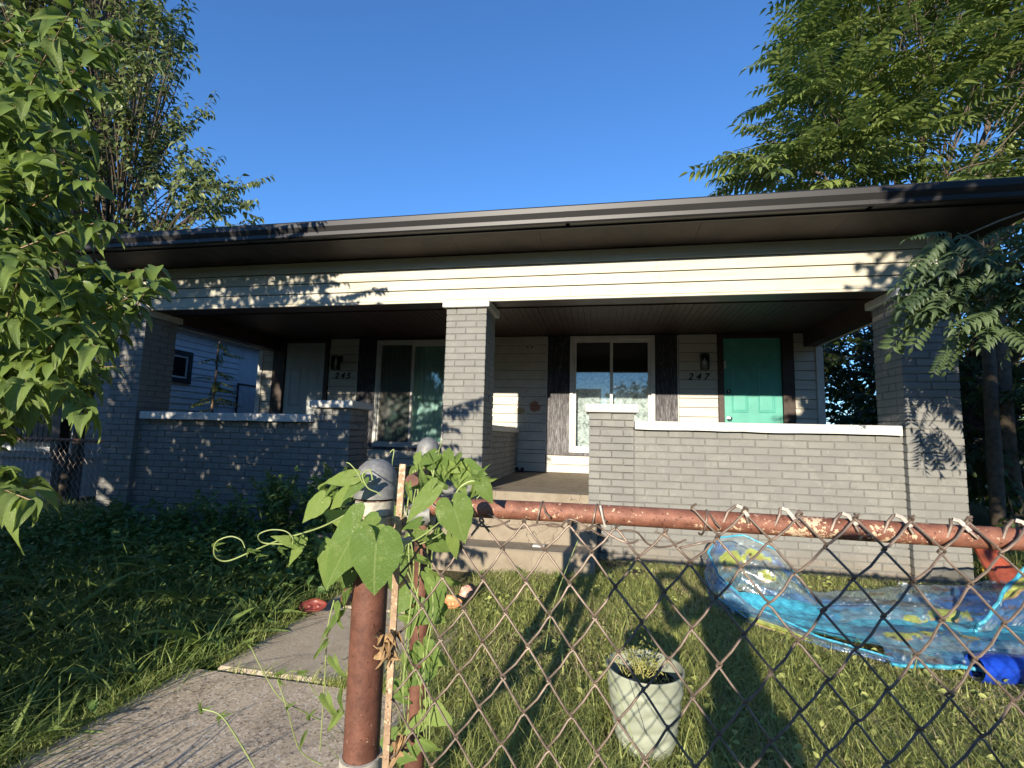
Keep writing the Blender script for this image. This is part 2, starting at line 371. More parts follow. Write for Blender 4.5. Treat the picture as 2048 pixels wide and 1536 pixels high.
def low_wall(x0, x1, px0, px1, label, side):
    t = empty('porch_wall', ((min(x0, px0)+max(x1, px1))/2, .15, -.05), label, 'low wall', 'low brick walls of the porch')
    Y0 = .05; zt = 1.178
    a, b = min(x0, px0), max(x1, px1)
    MB().box(a+.007, b-.007, Y0+.007, Y0+.2, -.2, zt).out('mortar', MO, t)
    MB().box(px0+.007, px1-.007, Y0+.008, Y0+.41, -.2, 1.335).out('mortar', MO, t)
    for k in range(18):
        z = zt-CH*(k+.5)
        if side == 'R':
            row(t, x0, x1, Y0, z, 'f', .09 if k % 2 == 0 else .196)
            row(t, px0, px1-.004, Y0-.012, z, 'f', .213 if k % 2 else .1065)
        else:
            row(t, x0, px1, Y0, z, 'f', .15 if k % 2 == 0 else .045)
            row(t, Y0+.104, Y0+.42, px1, z, 'r', .21 if k % 2 else .105)
    for k in range(2):
        z = 1.335-CH*(k+.5)-.004; row(t, px0, px1, Y0-(.012 if side == 'R' else 0), z, 'f', .213 if k % 2 == 0 else .12)
        if side == 'L': row(t, Y0+.104, Y0+.38-.06*k, px1, z, 'r', .2, .1)
        else: row(t, Y0+.104, Y0+.41, px0, z, 'l', .2, .1)
    cb = MB(); xs = np.linspace(x0+(.06 if side == 'L' else 0), x1-(0.0 if side == 'L' else .03), 15)
    # coping cast in one go, uneven lower edge
    prof_n = len(xs); v = []; f = []
    for i, x in enumerate(xs):
        dz = random.uniform(-.004, .004)
        v += [(x, -.008, 1.182+dz), (x, -.008, 1.253), (x, .003, 1.262), (x, .285, 1.262), (x, .29, 1.182)]
    for i in range(prof_n-1):
        for k in range(5): f.append((i*5+k, i*5+(k+1) % 5, (i+1)*5+(k+1) % 5, (i+1)*5+k))
    f += [(4, 3, 2, 1, 0), tuple((prof_n-1)*5+k for k in range(5))]
    cb.add(v, f).out('coping', CO, t)
    MB().box(px0-.035, px1+.04, -.0, .50, 1.337, 1.415, .007).out('coping', CO, t)
    return t
WL = low_wall(-3.66, -1.45, -1.45, -1.03, 'low brick porch wall in leaf shade with dappled light, left of the vine', 'L')
WR = low_wall(1.872, 4.09, 1.45, 1.868, 'sunlit low brick porch wall with white coping below the turquoise door', 'R')
t = empty('porch_wall', (.2, 1.5, .5), 'low brick wall running back from the middle pillar to the house', 'low wall', 'low brick walls of the porch')
MB().box(.10, .293, .42, 2.67, .4, 1.14).out('mortar', MO, t)
for k in range(9):
    z = 1.14-CH*(k+.5); row(t, .425, 2.66, .30, z, 'r', .1 if k % 2 else .2); 
for k in range(9): row(t, .425, 2.66, .10, 1.14-CH*(k+.5), 'l', .1 if k % 2 else .2)
MB().box(.07, .335, .42, 2.665, 1.142, 1.212, .006).out('coping', CO, t)

# ------------------------------------------------------------------ the house
H = empty('duplex_house', (0.2, 5, 0), 'low white duplex house with a deep brick porch and dark eaves', 'house')
BW = 2.69; FZ = .555; CZ = 2.645
# porch floor and steps
MB().box(-4.06, 4.49, .06, 2.72, .42, FZ, .006).out('porch_floor', STP, H)
MB().box(-4.0, 4.4, .3, 2.6, -.2, .415).out('foundation', STP, H)
def steps(x0, x1, label):
    s = empty('porch_steps', ((x0+x1)/2, -.3, -.05), label, 'steps', 'concrete porch steps')
    MB().box(x0, x1, -.30, .045, -.2, .37, .012).out('step', STP, s)
    MB().box(x0+.02, x1-.01, -.60, -.305, -.2, .165, .012).out('step', STP, s)
steps(.10, 1.53, 'worn concrete steps at the end of the walk, up to the sunlit entry')
steps(-1.0, -.05, 'concrete steps behind the weeds, left of the middle pillar')
# house body: rear and side walls, roof
mb = MB().box(-4.22, 4.55, BW+.5, BW+.62, 0, 3.0); mb.box(-4.24, -4.12, BW+.05, 11, 0, 3.0).box(4.44, 4.55, BW+.05, 11, 0, 3.0).box(-4.2, 4.5, 10.9, 11, 0, 3)
mb.out('inner_wall', BLK, H)
def board(parent, x0, x1, zb, h, y, mat, name='siding_board'):
    p = [(y, zb+h-.006), (y-.004, zb+h-.009), (y-.015, zb+.006), (y-.014, zb+.001), (y-.001, zb)]
    me = mesh(name, [(x0, a, b) for a, b in p]+[(x1, a, b) for a, b in p],
              [(i, (i+1) % 5, 5+(i+1) % 5, 5+i) for i in range(5)]+[(4, 3, 2, 1, 0), (5, 6, 7, 8, 9)], mat)
    return link(name, me, parent)
EX = .1345
def wall_boards(x0, x1, z0, z1, mat=SW):
    z = z1
    while z > z0+.02:
        b = max(z-EX, z0); dx = random.uniform(-.002, .002)
        board(H, x0+dx, x1+dx, b, z-b, BW, mat); z -= EX
SECT = [(-4.2, -4.0), (-2.94, -2.425), (2.675, 3.205), (4.225, 4.495)]
for a, b in SECT: wall_boards(a, b, FZ+.01, CZ)
wall_boards(-.49, .735, FZ+.01+.27, CZ, SCR); wall_boards(-.49, .735, FZ+.01, FZ+.28)
wall_boards(.745, 2.655, FZ+.01, .82); wall_boards(-2.41, -.5, FZ+.01, .82)
# wall core with the window and door openings left out
core = MB()
for a, b, c, d in [(-4.24, -4.0, 0, 3), (-4.0, -3.0, 2.62, 3), (-3.0, -2.06, 0, 3), (-2.06, -.86, 0, .87), (-2.06, -.86, 2.6, 3), (-.86, 1.12, 0, 3), (1.12, 2.31, 0, .87), (1.12, 2.31, 2.61, 3), (2.31, 3.28, 0, 3), (3.28, 4.08, 2.61, 3), (4.08, 4.55, 0, 3)]:
    core.box(a, b, BW+.003, BW+.12, c, d)
core.out('wall', BROWN, H)  # dark core colour stands in for the shadow lines in the board gaps
# J trim strips beside the dark boards
for x in (.737, 2.66, -2.423, -.497): MB().box(x-.006, x+.006, BW-.022, BW+.002, .82, CZ-.02).out('trim', WHITE, H)
# dark flat panels beside the windows
for a, b in ((.745, 1.085), (2.34, 2.653), (-2.415, -2.085), (-.83, -.505)):
    MB().box(a, b, BW-.02, BW+.002, .822, CZ-.01, .002).out('dark_panel', DT, H)
for a, b in ((1.085, 2.34), (-2.085, -.83)): MB().box(a, b, BW-.022, BW+.001, .822, .862, .002).out('sill', DT, H)
def window(x0, x1, z0, z1, label, screen):
    w_ = tag(link('window', MB_frame(x0, x1, z0, z1, .055, BW-.045, BW+.05), H), label)
    xm = x0+.62; f = .05
    a0, a1 = x0+.055, xm+.02; b0, b1 = xm-.02, x1-.055
    for (s0, s1, y, nm) in ((a0, a1, BW-.022, 'sash'), (b0, b1, BW+.006, 'sash')):
        link(nm, MB_frame(s0, s1, z0+.055, z1-.055, .042, y, y+.026), w_)
        MB().box(s0+.04, s1-.04, y+.011, y+.015, z0+.09, z1-.09).out('pane', GLASS, w_)
    if screen: MB().box(a0+.03, a1-.03, BW-.030, BW-.029, z0+.08, z1-.08).out('insect_screen', SCREEN, w_)
    return w_
def MB_frame(x0, x1, z0, z1, t, y0, y1, mat=None):
    m = MB(); m.box(x0, x0+t, y0, y1, z0, z1, .004); m.box(x1-t, x1, y0, y1, z0, z1, .004)
    m.box(x0+t-.001, x1-t+.001, y0+.001, y1-.001, z0, z0+t, .003); m.box(x0+t-.001, x1-t+.001, y0+.001, y1-.001, z1-t, z1, .003)
    return mesh('frame', m.v, m.f, mat or WHITE)
GLASS = m_glass('window_glass', (.90, .93, .92), .035)
def m_screen():
    k = NT('insect_screen'); t = k.n('ShaderNodeBsdfTransparent'); d = k.bsdf((.10, .10, .09), .7)
    mx = k.n('ShaderNodeMixShader'); mx.inputs[0].default_value = .42; k.l(t.outputs[0], mx.inputs[1]); k.l(d, mx.inputs[2]); return k.done(mx.outputs[0])
SCREEN = m_screen()
window(1.088, 2.335, .865, 2.63, None, False); window(-2.08, -.835, .865, 2.6, 'window with a grey insect screen on its left half', True)
for a, b in ((1.0, 2.4), (-2.2, -.7)):      # dark rooms behind
    m = MB(); m.box(a, b, BW+1.2, BW+1.25, .5, 2.7).box(a-.02, a, BW+.13, BW+1.2, .5, 2.7).box(b, b+.02, BW+.13, BW+1.2, .5, 2.7).box(a, b, BW+.13, BW+1.2, .45, .5).box(a, b, BW+.13, BW+1.2, 2.7, 2.75)
    m.out('room_wall', simple('dim_room_paint', (.12, .11, .10), .8), H)
def curtain(x0, x1, z0, z1, y, c, label, amp=.018, fr=14, blot=False):
    n, mz = 90, 12; V = []; 
    for j in range(mz+1):
        for i in range(n+1):
            u = i/n; s = j/mz
            V.append((x0+(x1-x0)*u, y+amp*math.sin(u*fr*6.28+1.3*math.sin(s*3+u*5))*(.5+.5*s)+.012*math.sin(u*17), z1+(z0-z1)*s))
    F_ = [(j*(n+1)+i, j*(n+1)+i+1, (j+1)*(n+1)+i+1, (j+1)*(n+1)+i) for j in range(mz) for i in range(n)]
    k = NT('curtain_cloth'); nn = k.noise(14 if blot else 5, 6, .8, dist=1.2)
    cc = k.ramp(nn, [(.35, tuple(q*(.25 if blot else .75) for q in c)), (.62, c)])
    m = k.done(k.bsdf(cc, .9)); return tag(link('curtain', mesh('curtain', V, F_, m, True)), label, 'curtain')
curtain(-2.05, -.86, .88, 2.56, BW+.16, (.50, .74, .70), 'pale aqua curtain behind the window beside the middle pillar')
curtain(1.12, 2.31, .88, 2.1, BW+.15, (.75, .80, .82), 'mottled whitish curtain low behind the window right of the entry', .006, 8, True)

def door(x0, x1, z0, z1, mat, f0, f1, label):
    fr = MB(); fr.box(f0, x0-.004, BW-.03, BW+.04, FZ, CZ-.015, .003).box(x1+.004, f1, BW-.03, BW+.04, FZ, CZ-.015, .003).box(x0-.004, x1+.004, BW-.028, BW+.04, z1+.004, CZ-.016, .003)
    fr.out('door_frame', BROWN, H)
    d = MB().box(x0, x1, BW+.0, BW+.04, z0, z1, .003).out('door', mat, H); tag(d, label)
    W = x1-x0; hgt = z1-z0; pw = W*.29
    for xc in (x0+W*.27, x0+W*.73):
        for (a, b) in ((.055, .135), (.205, .535), (.60, .90)):
            za, zb = z1-hgt*b, z1-hgt*a; m = MB()
            # moulded ring then raised field
            X0, X1 = xc-pw/2, xc+pw/2; y = BW
            ring = [(X0, X1, za, zb, y-.0005), (X0+.012, X1-.012, za+.012, zb-.012, y-.008), (X0+.026, X1-.026, za+.026, zb-.026, y-.0005), (X0+.04, X1-.04, za+.04, zb-.04, y-.006)]
            v = []; f = []
            for (p, q, r_, s_, yy) in ring: v += [(p, yy, r_), (q, yy, r_), (q, yy, s_), (p, yy, s_)]
            for i in range(3):
                for kk in range(4): f.append((i*4+kk, i*4+(kk+1) % 4, i*4+4+(kk+1) % 4, i*4+4+kk))
            f.append((12, 13, 14, 15)); m.add(v, f).out('door_panel', mat, d)
    return d
dR = door(3.293, 4.06, FZ+.012, 2.575, AQUA, 3.212, 4.218, 'turquoise six panel door')
dL = door(-3.766, -3.03, FZ+.012, 2.575, GREYD, -3.998, -2.948, 'pale grey six panel door')
def knob(d, x, z, r, mat):
    m = MB(); m.lathe([(0, 0), (r*1.15, 0), (r*1.2, .008), (r*.5, .014), (r*.45, .03), (r*.9, .036), (r, .05), (r*.8, .064), (0, .068)], n=20)
    v = [(x+p[0], BW-p[2], z+p[1]) for p in m.v]; k = MB(); k.add(v, m.f).out('knob', mat, d, True)
knob(dR, 3.355, 1.415, .03, CHROME)
m = MB(); m.lathe([(0, 0), (.03, 0), (.03, .012), (.02, .018), (0, .018)], n=20); MB().add([(3.352+p[0], BW-p[2], 1.80+p[1]) for p in m.v], m.f).out('deadbolt', BLK, dR, True)
m = MB(); m.lathe([(0, .018), (.013, .018), (.012, .024), (0, .024)], n=14); MB().add([(3.352+p[0], BW-p[2], 1.80+p[1]) for p in m.v], m.f).out('keyhole', CHROME, dR, True)
MB().box(3.296, 3.325, BW-.016, BW-.001, 2.13, 2.24, .004).out('strike_plate', WHITE, dR)
knob(dL, -3.09, 1.42, .03, CHROME)
# corner boards of the porch wall
MB().box(4.497, 4.592, BW-.03, BW+.1, FZ, 2.44, .004).out('corner_board', WHITE, H); MB().box(-4.285, -4.2, BW-.03, BW+.1, FZ, 2.44, .004).out('corner_board', WHITE, H)
# two small vents / holes and a bracket on the entry wall
for x in (.43, .50): MB().tube([(x, BW-.016, 2.47), (x, BW-.02, 2.47)], .014, 12).out('screw_plug', BLK, H)
br = empty('boot_scraper', (.36, 2.6, FZ), 'small black bracket with two knobs at the foot of the entry wall', 'bracket')
for x in (.32, .40):
    m = MB(); m.lathe([(0, 0), (.022, .004), (.028, .02), (.022, .036), (0, .04)], n=14); MB().add([(x+p[0], 2.60+p[1], FZ+.028+p[2]) for p in m.v], m.f).out('knob', BLK, br, True)
MB().box(.30, .42, 2.59, 2.612, FZ, FZ+.03, .004).out('bar', BLK, br)

# ceiling boards, beams
x = -3.98; 
while x < 4.34:
    wd = .0795; MB().box(x, x+wd-.006, .30, BW-.02, 2.65+random.uniform(-.001, .001), 2.666).out('ceiling_board', CEIL, H); x += wd
MB().box(-4.2, 4.5, .2, BW+.1, 2.667, 2.69).out('ceiling', BLK, H)
MB().box(-4.05, 4.47, .012, .30, 2.452, 2.94).out('beam', CEIL, H)
MB().box(-4.06, 4.48, .30, .305, 2.44, 2.66).out('beam_trim', CEIL, H)
MB().box(-4.06, -3.90, .306, BW-.02, 2.44, 2.648).out('side_beam', CEIL, H); MB().box(4.35, 4.50, .306, BW-.02, 2.44, 2.648).out('side_beam', CEIL, H)
MB().box(4.502, 4.53, .0, BW+.1, 2.43, 2.94).out('side_siding', WHITE, H); MB().box(-4.12, -4.062, .0, BW+.1, 2.43, 2.94).out('side_siding', WHITE, H)
# beam front boards: four courses in lapped lengths
rows = [(2.462, .114), (2.576, .112), (2.688, .12), (2.808, .128)]
cuts = [[-3.93, -2.1, 1.26, 4.32], [-3.93, .0, 2.1, 4.32], [-3.93, -1.2, 2.08, 4.32], [-3.93, -.3, 1.45, 4.32]]
for (zb, h), cs in zip(rows, cuts):
    for a, b in zip(cs, cs[1:]): board(H, a+.0015, b, zb, h, .004+random.uniform(-.001, .001), SD)
MB().box(-3.95, 4.34, -.018, .006, 2.433, 2.458, .003).out('trim', SD, H)
MB().box(4.325, 4.40, -.022, .02, 2.43, 2.938, .003).out('corner_board', WHITE, H); MB().box(-3.99, -3.93, -.022, .02, 2.43, 2.938, .003).out('corner_board', WHITE, H)
# soffit: warped panels
xs = [-4.65, -3.2, -1.9, .15, 1.0, 2.4, 3.55, 4.9]
for a, b in zip(xs, xs[1:]):
    n = 12; v = []; f = []
    for i in range(n+1):
        X = a+(b-a)*i/n-.003*(i == n); s = .004*math.sin(X*4.1)+random.uniform(-.002, .002)
        v += [(X, -.485, 2.945+s+.004), (X, .0, 2.936+s*.6), (X, .0, 2.95), (X, -.485, 2.958)]
    for i in range(n):
        for k in range(4): f.append((i*4+k, i*4+(k+1) % 4, (i+1)*4+(k+1) % 4, (i+1)*4+k))
    f += [(3, 2, 1, 0), (n*4, n*4+1, n*4+2, n*4+3)]
    MB().add(v, f).out('soffit_panel', SOF, H)
MB().box(-4.65, 4.9, -.535, -.515, 2.925, 3.08).out('fascia', BLK, H)
MB().box(4.54, 4.90, .0, 11.2, 2.945, 2.96).out('soffit_panel', SOF, H); MB().box(-4.65, -4.125, .0, 11.2, 2.945, 2.96).out('soffit_panel', SOF, H)
gp = [(-.538, 3.085), (-.538, 2.938), (-.60, 2.938), (-.612, 2.952), (-.614, 2.985), (-.638, 3.03), (-.640, 3.075), (-.628, 3.090), (-.622, 3.084), (-.626, 3.03), (-.603, 2.985), (-.600, 2.95), (-.545, 2.948), (-.545, 3.085)]
MB().prism(gp, -4.66, 4.92).out('gutter', GUT, H)
for gx in (-1.9, 1.25, 3.6): MB().prism([(y*1.0-.0015 if y < -.56 else y, z+.0) for y, z in gp[:8]]+[(-.60, 3.084)], gx, gx+.035).out('gutter_joint', GUT, H)
MB().prism([(-.538, 3.10), (-.56, 3.098), (-.56, 3.104), (-.5, 3.112), (-.5, 3.10)], -4.66, 4.92).out('drip_edge', GUT, H)
rv = [(-4.7, -.54, 3.09), (4.95, -.54, 3.09), (4.95, 11.6, 3.09), (-4.7, 11.6, 3.09), (-2.2, 5.4, 4.75), (2.4, 5.4, 4.75)]
MB().add(rv+[(p[0], p[1], p[2]-.06) for p in rv[:4]], [(0, 1, 5, 4), (1, 2, 5), (2, 3, 4, 5), (3, 0, 4), (6, 7, 1, 0), (7, 8, 2, 1), (8, 9, 3, 2), (9, 6, 0, 3), (9, 8, 7, 6)]).out('roof', ASPH, H)

# lamps and numbers
def lantern(x, label, op=False):
    L = empty('wall_lantern', (x, BW-.05, 2.22), label, 'lamp', 'wall lanterns beside the doors'); y = BW-.02
    MB().box(x-.045, x+.055, y-.02, y+.003, 2.245, 2.345, .004).out('back_plate', BLK, L)
    m = MB(); t = .007; X0, X1, Y0, Y1, Z0, Z1 = x-.065, x+.045, y-.16, y-.055, 2.10, 2.325
    for a in (X0, X1-t):
        for b in (Y0, Y1-t): m.box(a, a+t, b, b+t, Z0, Z1)
    for z in (Z0, Z1-t):
        m.box(X0+t, X1-t, Y0, Y0+t, z, z+t).box(X0+t, X1-t, Y1-t, Y1, z, z+t).box(X0, X0+t, Y0+t, Y1-t, z, z+t).box(X1-t, X1, Y0+t, Y1-t, z, z+t)
    m.box(X0+.02, X1-.02, Y0+.02, Y1-.02, Z1-.002, Z1+.008).box(x-.01, x+.02, Y1-.001, y-.02, 2.27, 2.30)
    m.out('cage', BLK, L)
    for (a, b, c, d) in ((X0+t, X1-t, Y0+.002, Y0+.004), (X0+t, X1-t, Y1-.004, Y1-.002), (X0+.002, X0+.004, Y0+t, Y1-t), (X1-.004, X1-.002, Y0+t, Y1-t)):
        MB().box(a, b, c, d, Z0+t, Z1-t).out('pane', GLASS, L)
    m = MB(); m.lathe([(0, 0), (.016, .004), (.029, .022), (.030, .038), (.020, .065), (.013, .08), (.013, .10), (0, .10)], c=(x-.01, y-.107, 2.165), n=16)
    m.out('bulb', simple('frosted_bulb', (.75, .73, .68), .25), L, True)
lantern(3.02, 'black glass wall lantern above the 247, beside the turquoise door'); lantern(-2.745, 'black glass wall lantern above the 245, beside the pale grey door')
def digits(txt, x0, dx, label):
    g = empty('house_number', (x0, BW-.02, 1.97), label, 'house number', 'house numbers')
    for i, ch in enumerate(txt):
        c = bpy.data.curves.new('digit', 'FONT'); c.body = ch; c.size = .135; c.shear = .28; c.offset = .0022; c.extrude = .004; c.bevel_depth = .0008
        tmp = bpy.data.objects.new('tmp', c); col.objects.link(tmp); bpy.context.view_layer.update()
        me = bpy.data.meshes.new_from_object(tmp.evaluated_get(bpy.context.evaluated_depsgraph_get())); bpy.data.objects.remove(tmp); bpy.data.curves.remove(c)
        me.name = 'digit'; me.materials.clear(); me.materials.append(BLK)
        link('digit', me, g, (x0+dx*i, BW-.022, 1.968), (math.pi/2, 0, 0))
digits('245', -2.825, .105, 'black italic numerals 245 on the siding left of the screened window')
digits('247', 2.795, .108, 'black italic numerals 247 on the siding beside the turquoise door')

# ------------------------------------------------------------------ foliage tools
def leaf_tpl(L=1., W=.5, fold=.12, droop=.18, st=(.3, .62), wl=(1., .82)):
    """simple folded leaf along +y, 8 triangles-ish"""
    V = [(0, 0, 0)]
    for s, w_ in zip(st, wl):
        z = -droop*s*s*L; V += [(-W/2*w_, s*L, z+fold*W*w_), (0, s*L, z), (W/2*w_, s*L, z+fold*W*w_)]
    V.append((0, L, -droop*L*1.1)); n = len(st)
    P = [(0, 2, 1), (0, 3, 2)]
    for i in range(n-1):
        a = 1+3*i; P += [(a, a+1, a+4, a+3), (a+1, a+2, a+5, a+4)]
    a = 1+3*(n-1); e = len(V)-1; P += [(a, a+1, e), (a+1, a+2, e)]
    return np.array(V, float), P
def good_leaf(L=.1, W=.055, fold=.14, droop=.25, heart=False, wave=.05, nst=10, seed=0):
    """detailed leaf with UVs: x across (-.5..5), y along"""
    r = np.random.default_rng(seed); V = []; UV = []; K = 3
    ph = r.uniform(0, 6)
    for i in range(nst+1):
        t = i/nst
        if heart: wd = min(1, (1-t)**.62*1.25*(1-.18*math.exp(-((t)/.1)**2))*min(1, .55+3.2*t)) if t < 1 else 0
        else: wd = math.sin(math.pi*t**.72)**.8*(1-.35*t) if 0 < t < 1 else 0
        for k in range(-K, K+1):
            u = k/K; y = t*L
            if heart: y -= L*.22*abs(u)**1.0*(1-t)**2.2*(1 if abs(u) > 0 else 0)
            x = u*wd*W/2; z = fold*abs(x)*2-droop*L*(t*t)+wave*W*math.sin(t*9+ph+u*2)*abs(u)
            if heart: z -= .25*W*abs(u)**2*wd
            V.append((x, y, z)); UV.append((u*wd*.5, t-.0))
    n = 2*K+1; P = [(i*n+k, i*n+k+1, (i+1)*n+k+1, (i+1)*n+k) for i in range(nst) for k in range(n-1)]
    return np.array(V), P, UV
def leaf_mesh(name, tpl, mat):
    V, P, UV = tpl; me = mesh(name, V, P, mat, True); uv = me.uv_layers.new(name='UVMap')
    for l in me.loops: uv.data[l.index].uv = UV[l.vertex_index]
    return me
def frames(d, n):
    """orientation matrices: y -> d, z ~ n"""
    d = d/np.linalg.norm(d, axis=1, keepdims=True); x = np.cross(d, n); x /= np.linalg.norm(x, axis=1, keepdims=True)+1e-9
    z = np.cross(x, d); return np.stack([x, d, z], -1)      # columns
def merge(name, tpl, Ms, Ls, Ss, mat, smooth=False, tint=None):
    V, P = tpl[0], tpl[1]; N = len(Ls)
    W_ = np.einsum('nij,vj->nvi', Ms*Ss[:, None, None], V)+Ls[:, None, :]
    cnt = np.array([len(p) for p in P]); flat = np.concatenate([np.array(p) for p in P])
    idx = (flat[None]+np.arange(N)[:, None]*len(V)).ravel()
    tn = np.repeat(rng.random(N) if tint is None else tint, len(V))
    return np_mesh(name, W_.reshape(-1, 3), idx, np.tile(cnt, N), mat, smooth, tn)
def concat_tpl(parts):
    V = []; P = []; n = 0
    for v, p in parts:
        V.append(v); P += [tuple(i+n for i in q) for q in p]; n += len(v)
    return np.concatenate(V), P
def proj(P):
    q = P-CAM; d = q@FW; return 1024+F*(q@RT)/np.maximum(d, 1e-3), 768-F*(q@UPV)/np.maximum(d, 1e-3), d
def mat4(Mx, L, s):
    m = Matrix.Identity(4)
    for i in range(3):
        for j in range(3): m[i][j] = Mx[i, j]*s
        m[i][3] = L[i]
    return m
def place_leaves(root, part, meshes, tpl, Ms, Ls, Ss, mat, limit=290, rest='foliage', smooth=False, minpx=0):
    """the leaves that show largest become parts, the rest one part of kind stuff"""
    u, v, d = proj(Ls); vis = (u > -20) & (u < 2068) & (v > -20) & (v < 1556) & (d > .2)
    score = np.where(vis, Ss/np.maximum(d, .2), 0); order = np.argsort(-score); top = [i for i in order[:limit] if score[i] > 0]
    wp = wpos(root)
    for i in top:
        o = bpy.data.objects.new(part, meshes[i % len(meshes)]); col.objects.link(o); o.parent = root
        o.matrix_basis = mat4(Ms[i], Ls[i]-np.array(wp), Ss[i])
    m = np.ones(len(Ls), bool); m[top] = False
    if m.any():
        o = link(rest, merge(rest, tpl, Ms[m], Ls[m], Ss[m], mat, smooth), root); tag(o, kind='stuff'); o.location = -Vector(wp)
def curve(a, b, sag=0., n=8, up=0.):
    a = np.array(a, float); b = np.array(b, float); t = np.linspace(0, 1, n)[:, None]
    p = a+(b-a)*t; p[:, 2] += (up*4*t*(1-t)-sag*t*t)[:, 0]; return p
def twig_leaves(pts, step, Lz, droop=.5, jit=.35, start=.25, pair=False):
    """positions and directions of leaves along a polyline"""
    seg = np.linalg.norm(np.diff(pts, axis=0), axis=1); cum = np.concatenate([[0], np.cumsum(seg)]); T = cum[-1]
    s = np.arange(T*start, T, step); P = np.stack([np.interp(s, cum, pts[:, k]) for k in range(3)], 1)
    s2 = np.minimum(s+.01, T); t = np.stack([np.interp(s2, cum, pts[:, k]) for k in range(3)], 1)-P
    t[-1] = t[-2] if len(t) > 1 else t[-1]; nn = np.linalg.norm(t, axis=1, keepdims=True); t = np.where(nn > 1e-6, t/np.maximum(nn, 1e-9), [0, 0, 1.])
    side = np.cross(t, [0, 0, 1.]); side /= np.linalg.norm(side, axis=1, keepdims=True)+1e-6
    sg = np.where(np.arange(len(s)) % 2 == 0, 1., -1.)[:, None]
    d = t*.7+side*sg*.9+np.array([0, 0, -droop])+rng.normal(0, jit, (len(s), 3)); n = np.array([0, 0, 1.])+rng.normal(0, .35, (len(s), 3))
    if pair: P = np.concatenate([P, P]); d = np.concatenate([d, t*.7-side*sg*.9+np.array([0, 0, -droop])+rng.normal(0, jit, (len(s), 3))]); n = np.concatenate([n, n+rng.normal(0, .2, n.shape)])
    return P, d, n

